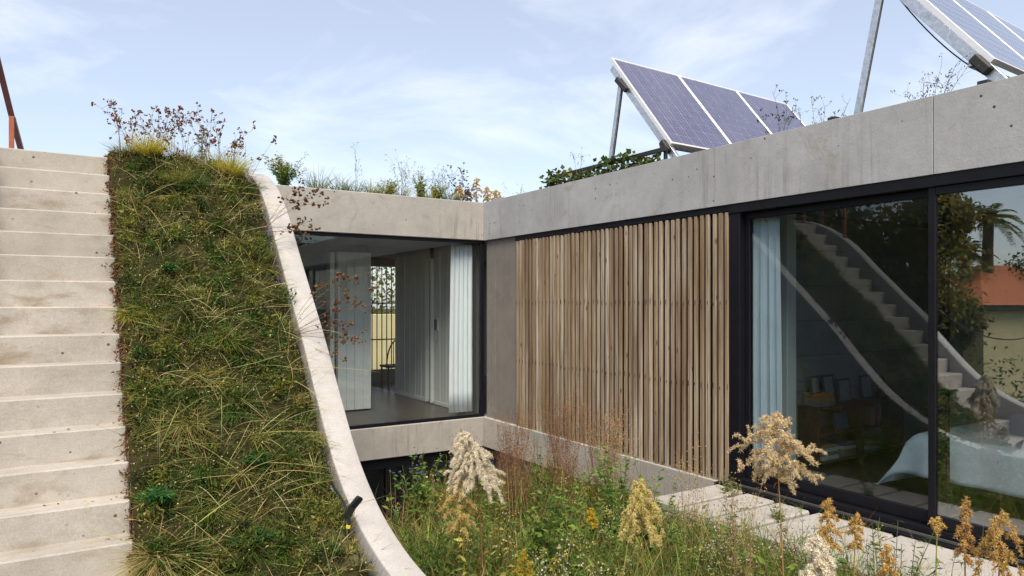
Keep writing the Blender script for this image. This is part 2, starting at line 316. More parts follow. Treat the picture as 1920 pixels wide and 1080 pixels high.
# ------------------------------------------------------------------ ground
BX, BY, ZT, ZB, ZF = 5.217, 9.04, 3.16, 2.60, -0.434      # wing face, back face, parapet top, beam underside, floor-beam underside
def sheet(name, x0, x1, y0, y1, z, mat, nx=1, ny=1, amp=0.0, sc_=2.0):
    bm = bmesh.new(); V = []
    for j in range(ny + 1):
        for i in range(nx + 1):
            x = x0 + (x1 - x0)*i/nx; y = y0 + (y1 - y0)*j/ny
            V.append(bm.verts.new((x, y, z + amp*mnoise.noise(Vector((x*sc_, y*sc_, 1.3))))))
    for j in range(ny):
        for i in range(nx):
            a = j*(nx + 1) + i; bm.faces.new((V[a], V[a + 1], V[a + nx + 2], V[a + nx + 1]))
    me = bpy.data.meshes.new(name); bm.to_mesh(me); bm.free(); me.materials.append(mat)
    for p in me.polygons: p.use_smooth = True
    return link(name, me)
tag(sheet('ground', -500, 500, -500, 500, -3.2, M['ground'], 40, 40), kind='structure')
t = box('terrace', (-2.2, -4.0, -0.60), (1.62, 4.60, -0.143), M['stair'], None, 0.01); tag(t, kind='structure')
t = box('planting_bed', (1.88, -2.0, -0.75), (4.26, 5.95, -0.40), M['warm'], None, 0.01); tag(t, kind='structure')
t = sheet('bed_soil', 1.90, 4.22, -1.9, 5.92, -0.32, M['soil'], 40, 90, 0.10, 2.3); tag(t, kind='structure')
t = sheet('roof_soil', 5.42, 9.6, -0.6, 14.2, 3.03, M['soil'], 20, 60, 0.05); tag(t, kind='structure')
t = sheet('rear_roof_soil', -1.6, 5.40, 9.25, 14.2, 3.14, M['soil'], 30, 20, 0.05); tag(t, kind='structure')

# ------------------------------------------------------------------ the concrete house
house = empty('concrete_house', (5.3, 9.1, -3.2), 'low flat-roofed concrete house with roof garden and black-framed glazing', 'house')
def hp(o): o.parent = house; o.matrix_parent_inverse = Matrix.Translation(-house.location); return o
def hbox(name, lo, hi, mat, bevel=0.006): return hp(box(name, lo, hi, mat, None, bevel))
# right-hand roof beam in three pours, with open joints between them
for a, b in ((-0.6, 2.646), (2.651, 4.797), (4.802, BY - 0.0)):
    hbox('roof_beam', (BX, a, ZB), (BX + 0.20, b, ZT), M['beam'], 0.002)
bb = prism('roof_beam', [(1.0, ZB), (2.085, ZB), (2.085, ZT), (1.0, ZT)], 'y', BY, BY + 0.20, M['warm']); hp(bb)
bb = hbox('roof_beam', (2.09, BY, ZB), (BX + 0.2, BY + 0.20, ZT + 0.001), M['warm'], 0.008)
hbox('joint_backing', (BX + 0.05, -0.5, ZB + 0.02), (BX + 0.19, BY - 0.02, ZT - 0.03), M['membrane'], 0)
hbox('joint_backing', (1.0, BY + 0.05, ZB + 0.02), (BX, BY + 0.19, ZT - 0.03), M['membrane'], 0)
hbox('roof_beam', (BX + 0.21, -0.6, ZB), (9.7, -0.4, ZT - 0.01), M['beam'])
hbox('roof_slab', (BX + 0.21, -0.39, 2.70), (9.7, 14.3, 2.98), M['beam'], 0)
hbox('roof_slab', (-1.7, BY + 0.21, 2.70), (BX + 0.20, 14.3, 2.98), M['beam'], 0)
# floor beams
hbox('floor_beam', (0.6, BY, ZF), (BX + 0.2, BY + 0.25, 0.0), M['warm'], 0.008)
hbox('floor_beam', (BX, 4.60, ZF), (BX + 0.25, BY - 0.003, -0.001), M['warm'], 0.008)
hbox('floor_slab', (0.6, BY + 0.26, -0.30), (9.7, 14.3, -0.004), M['floor'], 0)
hbox('floor_slab', (BX + 0.26, -0.5, -0.30), (9.7, BY + 0.25, 0.012), M['floor'], 0)
# board-marked corner wall: each imprint of a shuttering board is a slightly different depth
y = 8.20; k = 0
while y < BY - 0.01:
    w = random.uniform(0.075, 0.105); e = min(y + w, BY - 0.002)
    hbox('shutter_board_mark', (BX + 0.055 + random.uniform(0, 0.006), y + 0.0015, 0.0), (BX + 0.16, e, ZB - 0.002), M['board'], 0.0015); y = e; k += 1
hbox('corner_wall', (BX + 0.09, 8.19, 0.0), (BX + 0.15, BY - 0.01, ZB - 0.01), M['board'], 0)
hbox('cladding_membrane', (BX + 0.12, 4.50, 0.001), (BX + 0.16, 8.185, ZB), M['membrane'], 0)
hbox('partition', (BX + 0.17, 4.62, 0.015), (9.6, 4.72, 2.69), M['dim'], 0)
# black channel the shutter hangs from
hbox('shutter_track', (BX + 0.02, 4.5, 2.535), (BX + 0.115, 8.20, ZB - 0.001), M['black'], 0.004)

M['track'] = plain('weathered_track', (0.10, 0.095, 0.09), 0.5, 0.4)
# rear window
win = hp(empty('window', (3.2, BY + 0.06, 0)))
def wbox(parent, name, lo, hi, mat, bevel=0.003):
    o = box(name, lo, hi, mat, None, bevel); o.parent = parent; o.matrix_parent_inverse = Matrix.Translation(-parent.location) @ Matrix.Translation(-house.location) @ Matrix.Translation(house.location)
    return o
bpy.context.view_layer.update()
def sub(parent, o):
    o.parent = parent; o.matrix_parent_inverse = parent.matrix_world.inverted(); return o
fy0, fy1 = BY + 0.03, BY + 0.085
for lo, hi in (((1.0, fy0, ZB - 0.045), (BX + 0.04, fy1, ZB - 0.001)), ((1.0, fy0, 0.001), (BX + 0.04, fy1, 0.045)), ((BX - 0.03, fy0, 0.046), (BX + 0.04, fy1, ZB - 0.046)), ((1.0, fy0, 0.046), (1.05, fy1, ZB - 0.046))):
    sub(win, box('frame', lo, hi, M['black'], None, 0.003))
sub(win, box('pane', (1.051, fy0 + 0.022, 0.047), (BX - 0.031, fy0 + 0.030, ZB - 0.047), M['pane'], None, 0))

# sliding doors to the bedroom
door = hp(empty('sliding_door', (BX + 0.1, 2.6, 0))); bpy.context.view_layer.update()
DX = BX + 0.03
def db(name, y0, y1, z0, z1, mat, x0=DX, x1=DX + 0.06, bev=0.003): return sub(door, box(name, (x0, y0, z0), (x1, y1, z1), mat, None, bev))
db('frame', -0.40, 4.495, 2.515, ZB - 0.001, M['black'], DX - 0.02, DX + 0.13)
db('frame', -0.40, 4.495, 0.013, 0.075, M['black'], DX - 0.02, DX + 0.13)
db('frame', 4.37, 4.495, 0.076, 2.514, M['black'], DX - 0.01, DX + 0.12)
db('frame', -0.40, -0.28, 0.076, 2.514, M['black'], DX - 0.01, DX + 0.12)
# fixed leaf (far) behind, sliding leaf (near) in front
for y0, y1, x0, pm in ((2.60, 4.368, DX + 0.06, 'pane_in'), (0.60, 2.70, DX, 'pane_out')):
    db('stile', y1 - 0.05, y1, 0.077, 2.513, M['black'], x0, x0 + 0.045)
    db('stile', y0, y0 + 0.085 if pm == 'pane_in' else y0 + 0.06, 0.077, 2.513, M['black'], x0, x0 + 0.045)
    db('rail', y0 + 0.09, y1 - 0.052, 2.455, 2.512, M['black'], x0, x0 + 0.045)
    db('rail', y0 + 0.09, y1 - 0.052, 0.078, 0.17, M['black'], x0, x0 + 0.045)
    db('pane', y0 + 0.06, y1 - 0.05, 0.15, 2.47, M[pm], x0 + 0.018, x0 + 0.026, 0)
db('stile', -0.27, -0.2, 0.077, 2.513, M['black'], DX + 0.06, DX + 0.105); db('pane', -0.2, 0.66, 0.1, 2.5, M['pane_in'], DX + 0.078, DX + 0.086, 0)
sub(door, bar('threshold_track', (DX - 0.045, -0.40, 0.022), (DX - 0.045, 4.50, 0.022), 0.012, 0.02, M['track'], None, 0.001))
hbox('threshold', (BX - 0.075, -0.5, -0.06), (BX + 0.009, 4.59, 0.010), M['black'], 0.003)

# rooms behind the rear window
hbox('ceiling', (0.8, BY + 0.25, 2.605), (9.6, 14.2, 2.69), M['dim'], 0)
hbox('room_wall', (0.8, BY + 0.3, 0.0), (0.95, 14.2, 2.6), M['grey_paint'], 0)
hbox('room_wall', (0.96, 10.80, 0.0), (3.42, 10.90, 2.6), M['grey_paint'], 0)
hbox('door_lining', (3.43, 10.62, 0.0), (3.50, 10.92, 2.46), M['white'])
hbox('door', (2.55, 10.74, 0.0), (3.40, 10.79, 2.40), M['dark_paint'])
for i in range(4):
    hbox('wall_board', (3.56 + i*0.135, 10.64 + 0.003*(i % 2), 0.012), (3.56 + i*0.135 + 0.131, 10.74, 2.47), M['white'], 0.004)
hbox('cupboard_side', (4.05, 10.745, 0.0), (4.10, 13.2, 2.6), M['grey_paint'], 0)
y = 9.95; k = 0
while y < 12.3:
    if not (k in (6, 7)): hbox('wall_board', (5.20 + 0.004*(k % 2), y + 0.003, 0.06), (5.26, min(y + 0.117, 12.3), 2.598), M['white'], 0.004)
    y += 0.12; k += 1
hbox('door_lining', (5.15, 10.67, 0.012), (5.265, 10.715, 2.42), M['white']); hbox('door_lining', (5.15, 10.87, 0.012), (5.265, 10.905, 2.42), M['white']); hbox('door', (5.215, 10.72, 0.012), (5.25, 10.865, 2.4), M['grey_paint'])
hbox('skirting', (5.185, 9.95, 0.0), (5.262, 10.66, 0.058), M['white']); hbox('skirting', (5.185, 10.91, 0.0), (5.262, 12.3, 0.058), M['white'])
hbox('room_wall', (5.27, 9.32, 0.0), (5.33, 12.31, 2.6), M['grey_paint'], 0)
for lo, hi in (((4.10, 14.0, 0), (5.36, 14.1, 2.6)), ((5.36, 14.0, 0), (5.98, 14.1, 0.28)), ((5.36, 14.0, 2.44), (5.98, 14.1, 2.6)), ((5.98, 14.0, 0), (9.6, 14.1, 2.6))): hbox('room_wall', lo, hi, M['grey_paint'], 0)
far = hp(empty('window', (5.67, 14.02, 0.28))); bpy.context.view_layer.update()
for i in range(6): sub(far, box('bar', (5.39 + i*0.108, 13.96, 0.29), (5.405 + i*0.108, 13.98, 2.43), M['black'], None, 0))
for z in (0.9, 1.66): sub(far, box('bar', (5.36, 13.982, z), (5.98, 13.996, z + 0.025), M['black'], None, 0))
# bedroom
hbox('ceiling', (BX + 0.18, -0.4, 2.605), (9.6, 4.60, 2.69), M['dim'], 0)
for z in np.arange(0.02, 2.6, 0.37): hbox('shutter_board_mark', (BX + 0.9, 4.60, z + 0.004), (9.0, 4.619, min(z + 0.366, 2.6)), M['dim'], 0.003)
hbox('room_wall', (9.0, -0.4, 0.015), (9.1, 4.60, 2.6), M['dim'], 0); hbox('room_wall', (BX + 0.25, -0.5, 0.015), (9.0, -0.4, 2.6), M['grey_paint'], 0)
hbox('wall_pier', (BX + 0.75, 4.40, 0.015), (BX + 0.89, 4.61, 2.6), M['white'])
# ground-floor glazing under the rear window
low = hp(empty('window', (3.2, BY + 0.1, -3.19))); bpy.context.view_layer.update()
for lo, hi in (((0.8, BY + 0.06, -0.58), (BX, BY + 0.14, ZF - 0.002)), ((3.72, BY + 0.05, -3.19), (3.86, BY + 0.15, -0.582)), ((2.3, BY + 0.06, -3.19), (2.38, BY + 0.14, -0.582)), ((4.9, BY + 0.06, -3.19), (5.0, BY + 0.14, -0.582))): sub(low, box('frame', lo, hi, M['black'], None, 0.003))
for a, b in ((2.381, 3.719), (3.861, 4.899)): sub(low, box('pane', (a, BY + 0.09, -3.18), (b, BY + 0.10, -0.59), M['pane_in'], None, 0))
hbox('room_wall', (0.6, 12.4, -3.19), (9.6, 12.5, -0.31), M['grey_paint'], 0); hbox('room_wall', (5.55, BY + 0.3, -3.19), (5.65, 12.39, -0.31), M['grey_paint'], 0)
hbox('lower_wall', (5.6, -0.5, -3.19), (5.8, BY + 0.29, ZF - 0.001), M['dim'], 0); hbox('lower_wall', (0.5, BY + 0.26, -3.19), (0.7, 12.39, ZF), M['dim'], 0)
o = box('added_table', (3.05, 9.7, -2.46), (4.5, 10.6, -2.42), M['white'], None, 0.004); tag(o, 'added white table imitating slanting sky reflections in the lower glass', 'table')  # invented table; its white top stands in for sky streaks on the pane
for x in (3.15, 4.4):
    for y in (9.8, 10.5): l_ = box('leg', (x, y, -3.19), (x + 0.05, y + 0.05, -2.461), M['white'], None, 0); sub(o, l_)

# ------------------------------------------------------------------ slatted timber shutter
shut = empty('slatted_shutter', (BX + 0.05, 6.3, 0), 'sliding shutter of upright weathered timber slats beside the glass doors', 'shutter'); bpy.context.view_layer.update()
NS = 47; ys = np.linspace(4.515, 8.16, NS); smesh = [box_mesh('slat', (0.026, w, 2.545), M['slat'], 0.004, (-0.02, -w/2, 0)) for w in (0.042, 0.045, 0.048)]
for i, yy in enumerate(ys):
    w = random.choice(smesh); o = link('slat', w, shut); o.location = (random.uniform(-0.004, 0.004) - 0.01, yy - 6.3 + random.uniform(-0.006, 0.006), -0.012 + random.uniform(-0.006, 0.004))
    o.rotation_euler = (random.uniform(-0.0015, 0.0015), random.uniform(-0.0015, 0.0015), random.uniform(-0.03, 0.03))
for z in (0.08, 0.86, 1.66, 2.42): sub(shut, box('rail', (BX + 0.063, 4.50, z), (BX + 0.088, 8.18, z + 0.06), M['membrane'], None, 0.002))
nail = box_mesh('nail_stain', (0.0015, 0.006, 0.05), M['membrane'], 0, (0, -0.003, 0))
for z in (0.87, 1.665):
    for yy in ys: o = link('nail', nail, shut); o.location = (-0.0362, yy - 6.3 + random.uniform(-0.008, 0.008), z + random.uniform(-0.012, 0.012)); o.scale.z = random.uniform(0.5, 1.2)

# ------------------------------------------------------------------ staircase
stairs = empty('staircase', (-0.6, 4.6, -0.143), 'steep pale concrete staircase climbing to the roof', 'staircase'); bpy.context.view_layer.update()
for n in range(-1, 15):
    y0 = 4.793 + 0.205*n; z1 = 0.257 + 0.2*n; xr = 0.35 + random.uniform(-0.004, 0.004)
    ye = y0 + 0.30 if n < 14 else 9.0
    sub(stairs, box('step', (-0.535, y0 + random.uniform(-0.002, 0.002), z1 - 0.24), (xr, ye, z1 + random.uniform(-0.002, 0.002)), M['stair'], None, 0.009))
# red-oxide handrail at the head of the stairs
hr = empty('handrail', (-0.405, 7.84, 3.057), 'red oxide steel post with shade-darkened rail at the stair head', 'handrail'); bpy.context.view_layer.update()
sub(hr, box('post', (-0.425, 7.80, 3.058), (-0.385, 7.84, 3.37), M['rust'], None, 0.003))
sub(hr, bar('rail', (-0.66, 7.26, 4.60), (-0.402, 7.86, 3.36), 0.045, 0.045, M['rail'])); sub(hr, bar('rail', (-0.400, 7.865, 3.36), (-0.335, 8.55, 3.075), 0.045, 0.045, M['rail']))
sub(hr, box('post', (-0.70, 7.20, 2.76), (-0.655, 7.245, 4.62), M['rust'], None, 0.003))

# ------------------------------------------------------------------ curved coping wall of the planted slope
CURVE = [(9.03, 3.155), (8.6, 3.15), (8.15, 3.12), (7.74, 3.015), (7.38, 2.84), (7.04, 2.585), (6.60, 2.13), (6.18, 1.715), (5.80, 1.335), (5.42, 0.91), (5.06, 0.545), (4.66, 0.275), (4.28, 0.125), (3.92, 0.045), (3.5, 0.01), (2.9, 0.0), (2.2, 0.0)]
cp = poly([(a, b, 0) for a, b in CURVE], 80)[:, :2]
def crest(y): return float(np.interp(y, cp[::-1, 0], cp[::-1, 1]))
tt = unit(np.gradient(cp, axis=0)); nn = np.stack([-tt[:, 1], tt[:, 0]], 1); nn[nn[:, 1] > 0] *= -1
low_ = cp + nn*0.62; low_[:, 0] = np.minimum(low_[:, 0], 9.03); low_[:, 1] = np.minimum(low_[:, 1], cp[:, 1] - 0.3)
cop = prism('coping_wall', [tuple(p) for p in cp] + [tuple(p) for p in low_[::-1]], 'x', 1.655, 1.85, M['ribbon'], None, 0.0)
bmod = cop.modifiers.new('bevel', 'BEVEL'); bmod.width = 0.010; bmod.segments = 2; bmod.limit_method = 'ANGLE'; bmod.angle_limit = R(50)
for p in cop.data.polygons: p.use_smooth = len(p.vertices) == 4 and abs(p.normal.x) < 0.5
tag(cop, 'pale concrete coping sweeping in an S-curve down beside the planted slope', 'wall')

cp2 = cp.copy(); cp2[:, 1] += 0.07; low2 = low_.copy()
cop2 = prism('coping_wall', [tuple(p) for p in cp2] + [tuple(p) for p in low2[::-1]], 'x', -0.76, -0.54, M['ribbon'], None, 0.0)
for p in cop2.data.polygons: p.use_smooth = len(p.vertices) == 4 and abs(p.normal.x) < 0.5
tag(cop2, 'second S-curved concrete coping on the far side of the staircase', 'wall')

# ------------------------------------------------------------------ stepping slabs and path along the doors
edge = box('path_beam', (4.27, 0.2, -0.45), (4.36, 4.58, -0.075), M['slab'], None, 0.006); tag(edge, kind='structure')
slab_m = box_mesh('stepping_slab', (0.86, 0.295, 0.07), M['slab'], 0.012)
words = ['first', 'second', 'third', 'fourth', 'fifth']
for i in range(5):
    o = link('stepping_slab', slab_m, None, (4.265 + random.uniform(-0.02, 0.02), 4.245 - i*0.345, -0.072)); o.rotation_euler.z = random.uniform(-0.012, 0.012)
    tag(o, f'{words[i]} concrete stepping slab counting from the timber shutter along the glass doors', 'slab', 'concrete stepping slabs by the doors')
t = box('path', (4.24, -0.5, -0.12), (BX - 0.08, 2.84, -0.003), M['slab'], None, 0.01); tag(t, kind='structure')
t = box('gravel_strip', (4.365, 2.845, -0.2), (BX - 0.08, 4.58, -0.10), M['soil'], None, 0); tag(t, kind='structure')

# ------------------------------------------------------------------ solar arrays
TAU = R(51.41); AZR = R(2.29); PW, PL = 1.26, 1.672; PO = Vector((6.0, 7.073, 4.873))
uu = Vector((math.cos(AZR), math.sin(AZR), 0)); vv = Vector((math.sin(AZR)*math.cos(TAU), -math.cos(AZR)*math.cos(TAU), -math.sin(TAU))); ww = uu.cross(vv); ww = -ww if ww.y > 0 else ww
PM = Matrix((uu, vv, -ww if False else uu.cross(vv))).transposed().to_4x4()      # local x: along row, local y: down the slope
face = 1 if (uu.cross(vv)).y < 0 else -1
cell_me = box_mesh('cell', (0.1935, 0.1548, 0.002), M['cell'], 0); frame_parts = None
def solar_array(label, dy):
    root = empty('solar_array', (PO.x, PO.y + dy - 0.6, 3.05), label, 'solar array', 'solar arrays on the roof'); bpy.context.view_layer.update()
    T = Matrix.Translation(PO + Vector((0, dy, 0))) @ PM
    zf = lambda a: a*face
    def lb(name, lo, hi, mat, parent, bev=0.0):
        lo2 = (lo[0], lo[1], min(zf(lo[2]), zf(hi[2]))); hi2 = (hi[0], hi[1], max(zf(lo[2]), zf(hi[2])))
        me = box_mesh(name, Vector(hi2) - Vector(lo2), mat, bev, lo2); o = link(name, me); o.matrix_world = T; return sub2(parent, o)
    def sub2(parent, o): return sub(parent, o)
    for i in range(3):
        x0 = i*PW
        p = lb('solar_panel', (x0 + 0.02, 0.02, -0.012), (x0 + PW - 0.02, PL - 0.02, -0.004), M['backsheet'], root); bpy.context.view_layer.update()
        for lo, hi in (((x0 + 0.003, 0, -0.045), (x0 + 0.024, PL, 0.0)), ((x0 + PW - 0.024, 0, -0.045), (x0 + PW - 0.003, PL, 0.0)), ((x0 + 0.025, 0, -0.045), (x0 + PW - 0.025, 0.024, 0.0)), ((x0 + 0.025, PL - 0.024, -0.045), (x0 + PW - 0.025, PL, 0.0))):
            lb('frame', lo, hi, M['alu'], p, 0.002)
        for a in range(6):
            for b in range(10):
                o = link('cell', cell_me); m_ = Matrix.Translation(Vector((x0 + 0.034 + a*0.1990, 0.034 + b*0.1606, (-0.004 if face > 0 else 0.002)))); o.matrix_world = T @ m_
                o.parent = p; o.matrix_parent_inverse = p.matrix_world.inverted()
    # rails under the panels, legs and brackets at both ends and between
    W = lambda x, y, z: T @ Vector((x, y, zf(z)))
    for x in (0.03, 3.70):
        roof = 3.04
        a = W(x, 0.10, -0.085); b = W(x, PL + 0.36, -0.085); r_ = bar('rail', a, b, 0.05, 0.085, M['steel'], None, 0.003); sub2(root, r_)
        top = W(x - 0.045, 0.42, -0.09); foot = Vector((top.x - 0.0, top.y + 0.30, roof)); sub2(root, bar('leg', foot, top, 0.030, 0.062, M['steel'], None, 0.002)); sub2(root, bar('leg', foot + Vector((0.034, 0.012, 0)), top + Vector((0.034, 0.012, 0)), 0.016, 0.062, M['black'], None, 0.002))
        g = bar('bracket', W(x - 0.06, 0.33, -0.10), W(x - 0.06, 0.60, -0.075), 0.05, 0.07, M['bracket'], None, 0.01); sub2(root, g)
        g = bar('bracket', W(x - 0.05, PL - 0.12, -0.085), W(x - 0.05, PL + 0.06, -0.085), 0.07, 0.08, M['bracket'], None, 0.012); sub2(root, g)
        sub2(root, box('foot_plate', (b.x - 0.07, b.y - 0.1, roof - 0.02), (b.x + 0.07, b.y + 0.06, roof + 0.03), M['steel'], None, 0.004))
    sub2(root, bar('cross_rail', W(-0.02, PL - 0.10, -0.13), W(3*PW, PL - 0.10, -0.13), 0.04, 0.04, M['steel'], None, 0.003)); sub2(root, bar('cross_rail', W(-0.02, 0.45, -0.13), W(3*PW, 0.45, -0.13), 0.04, 0.04, M['steel'], None, 0.003))
    mbc = MB(); c0 = W(0.3, 0.5, -0.16); c1 = W(0.9, PL - 0.1, -0.16); tube(mbc, curve(c0, c1, (0, 0, -0.12), 14), 0.006, 0.006, (0, 0, 0), 5); tube(mbc, curve(c1, (c1.x - 0.3, c1.y + 0.2, 3.05), (0, 0.1, -0.05), 10), 0.006, 0.006, (0, 0, 0), 5); sub2(root, mbc.build('cable', M['rubber']))
    return root
solar_array('tilted row of blue solar panels wholly above the timber shutter', 0.0)
solar_array('tilted row of pale-looking solar panels cut by the top right corner', -3.42)
for (y, z0), lab in zip(((3.50, 3.165), (2.37, 3.165), (5.87, 3.165)), ('small black block on the parapet left of the tall solar leg', 'small black block on the parapet below the upper right solar rail', 'small black block on the parapet at the end of the ivy trough')):
    o = box('mounting_block', (BX + 0.09, y - 0.035, z0), (BX + 0.19, y + 0.035, z0 + 0.045), M['bracket'], None, 0.004); tag(o, lab, 'block', 'black blocks on the parapet')
# ------------------------------------------------------------------ planted slope between stairs and coping
GREEN, FRESH, OLIVE, STRAW, BROWN, DARK, YEL = (0.055, 0.12, 0.024), (0.14, 0.22, 0.035), (0.15, 0.148, 0.035), (0.42, 0.34, 0.13), (0.13, 0.06, 0.028), (0.03, 0.035, 0.012), (0.52, 0.44, 0.04)
def slope_z(x, y):
    x = np.asarray(x, float); y = np.asarray(y, float)
    zl = 0.257 + (y - 4.793)*0.9756 - 0.03; zl = np.minimum(zl, 3.08 - 0.05*np.exp(-np.maximum(y - 7.6, 0)*3)); zl = np.maximum(zl, -0.12)
    zr = np.interp(y, cp[::-1, 0], cp[::-1, 1]) - 0.10; u = np.clip((x - 0.35)/1.3, 0, 1); u = u*u*(3 - 2*u)
    return zl*(1 - u) + zr*u + 0.16*np.sin(np.pi*np.clip((x - 0.36)/1.27, 0, 1))**0.5*np.clip((y - 4.6)/1.2, 0, 1)*np.clip((8.2 - y)/0.8, 0, 1)
def fnoise(x, y, s, o=0.0): return np.array([mnoise.noise(Vector((a*s + o, b*s, o*1.3))) for a, b in zip(np.ravel(x), np.ravel(y))])
def relief(x, y): return 0.10*fnoise(x, y, 4.2) + 0.07*fnoise(x, y, 9.0, 4.0)
nx, ny = 60, 220; gx = np.linspace(0.355, 1.645, nx + 1); gy = np.linspace(4.05, 9.0, ny + 1); GX, GY = np.meshgrid(gx, gy)
gz = slope_z(GX, GY).ravel() + relief(GX, GY) + 0.025*fnoise(GX, GY, 14, 3.0); gz -= 0.06*np.clip((GX.ravel() - 1.5)/0.15, 0, 1)
mb = MB(); Qs = [[j*(nx + 1) + i, j*(nx + 1) + i + 1, (j + 1)*(nx + 1) + i + 1, (j + 1)*(nx + 1) + i] for j in range(ny) for i in range(nx)]
mb.add(np.stack([GX.ravel(), GY.ravel(), gz], 1), (0.1, 0.1, 0.04), None, Qs); tag(mb.build('planted_slope', M['moss']), kind='structure')
tag(prism('slope_slab', [(4.05, -0.55), (4.05, -0.2), (4.75, 0.10), (7.7, 2.86), (8.9, 2.94), (8.9, 2.6), (7.75, 2.5), (4.95, -0.2)], 'x', 0.36, 1.64, M['warm']), kind='structure')
SUP = np.array([0, -0.62, 0.78])
def slope_pts(n, x0=0.37, x1=1.62, y0=4.2, y1=8.6):
    x = rng.uniform(x0, x1, n); y = rng.uniform(y0, y1, n); return np.stack([x, y, slope_z(x, y) + relief(x, y)], 1)
mb = MB(); P = slope_pts(34000); den = fnoise(P[:, 0], P[:, 1], 3.2, 5.0) + 0.6*fnoise(P[:, 0], P[:, 1], 7.0, 6.0); P = P[rng.random(len(P)) < np.clip(0.45 + 1.7*den, 0.03, 1.0)]; n = len(P)
hue = fnoise(P[:, 0], P[:, 1], 3.3, 9.0)[:, None]; c = pick([OLIVE, GREEN, STRAW, DARK, (0.24, 0.225, 0.05), FRESH, BROWN], n, [.28, .13, .12, .19, .15, .09, .04]); c = c*1.1; c = np.where(hue > 0.28, c*np.array([0.7, 1.1, 0.7]), c); c = c*(1 + 0.9*fnoise(P[:, 0], P[:, 1], 5.5, 12.0)[:, None])
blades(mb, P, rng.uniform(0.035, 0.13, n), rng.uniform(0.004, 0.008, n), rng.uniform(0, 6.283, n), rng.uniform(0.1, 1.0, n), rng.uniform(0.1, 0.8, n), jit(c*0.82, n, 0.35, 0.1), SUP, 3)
P = slope_pts(17000); n = len(P); leaves(mb, P + SUP*rng.uniform(0, 0.06, (n, 1)), rng.normal(0, 1, (n, 3)) + SUP*0.6, rng.uniform(0.012, 0.032, n), rng.uniform(0.007, 0.016, n), jit(pick([OLIVE, GREEN, (0.12, 0.12, 0.03), BROWN, STRAW], n, [.4, .25, .2, .08, .07]), n, 0.35))
tag(mb.build('slope_ground_cover', M['veg']), 'low olive and green ground cover over the whole planted slope', 'ground cover', None, 'stuff')
mb = MB()
for i in range(250):
    c0 = slope_pts(1, 0.42, 1.58, 4.35, 7.6)[0]; m_ = rng.integers(60, 150); r_ = rng.uniform(0.04, 0.11); a = rng.uniform(0, 6.283, m_); q = c0 + np.stack([np.cos(a), np.sin(a)*0.7, np.sin(a)*0.68], 1)*(rng.random((m_, 1))**0.5)*r_
    cc_ = pick([(0.04, 0.06, 0.014), (0.08, 0.115, 0.02), (0.14, 0.165, 0.03), (0.24, 0.25, 0.045), (0.07, 0.14, 0.022), (0.30, 0.27, 0.07), (0.05, 0.10, 0.018)], 1)[0]
    if i % 5 < 2: blades(mb, q, rng.uniform(0.04, 0.13 + 0.12*(i % 10 == 1), m_), rng.uniform(0.004, 0.009, m_), np.where(rng.random(m_) < .4, a, rng.normal(-1.8, .7, m_)), rng.uniform(0, 0.8, m_), rng.uniform(0.1, 1.2, m_), jit(cc_*0.9, m_, 0.25), SUP, 5)
    else: leaves(mb, q + SUP*rng.uniform(0, 0.09, (m_, 1)), rng.normal(0, 1, (m_, 3)) + SUP, rng.uniform(0.02, 0.055, m_), rng.uniform(0.007, 0.018, m_), jit(cc_*0.9, m_, 0.3))
tag(mb.build('slope_cushions', M['veg']), 'small cushions of grass and herbs dotted over the planted slope', 'ground cover', None, 'stuff')
mb = MB(); P = slope_pts(420, 1.46, 1.62, 4.4, 7.5); n = len(P); blades(mb, P, rng.uniform(0.06, 0.20, n), rng.uniform(0.003, 0.006, n), rng.normal(-0.4, 1.0, n), rng.uniform(0.2, 1.0, n), rng.uniform(0.0, 1.1, n), jit(pick([OLIVE, STRAW, (0.20, 0.10, 0.05), FRESH], n, [.4, .25, .2, .15]), n, .25), (0, -0.3, 0.95), 5)
tag(mb.build('coping_fringe', M['dry']), 'thin grass and stems fringing the planted slope along the coping', 'grass', None, 'stuff')
mb = MB(); P = slope_pts(1700, 0.5); P = P[rng.random(len(P)) < np.clip(0.6 + 1.5*fnoise(P[:, 0], P[:, 1], 2.0, 15.0), 0.1, 1)]; n = len(P); c = jit(pick([STRAW, (0.42, 0.36, 0.17), (0.20, 0.19, 0.06), (0.15, 0.17, 0.05)], n, [.35, .2, .3, .15]), n, 0.2)
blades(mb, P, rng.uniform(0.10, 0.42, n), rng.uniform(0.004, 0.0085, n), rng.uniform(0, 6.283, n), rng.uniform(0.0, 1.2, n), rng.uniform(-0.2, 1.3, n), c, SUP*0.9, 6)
P = slope_pts(2600); n = len(P); blobs(mb, P + SUP*rng.uniform(0.02, 0.10, (n, 1)), rng.uniform(0.003, 0.0065, n), jit(pick([(0.55, 0.47, 0.30), (0.40, 0.33, 0.15), (0.24, 0.15, 0.06)], n), n, 0.2))
tag(mb.build('slope_dry_stems', M['dry']), 'tangled dry straw stems lying across the planted slope', 'dry grass', None, 'stuff')
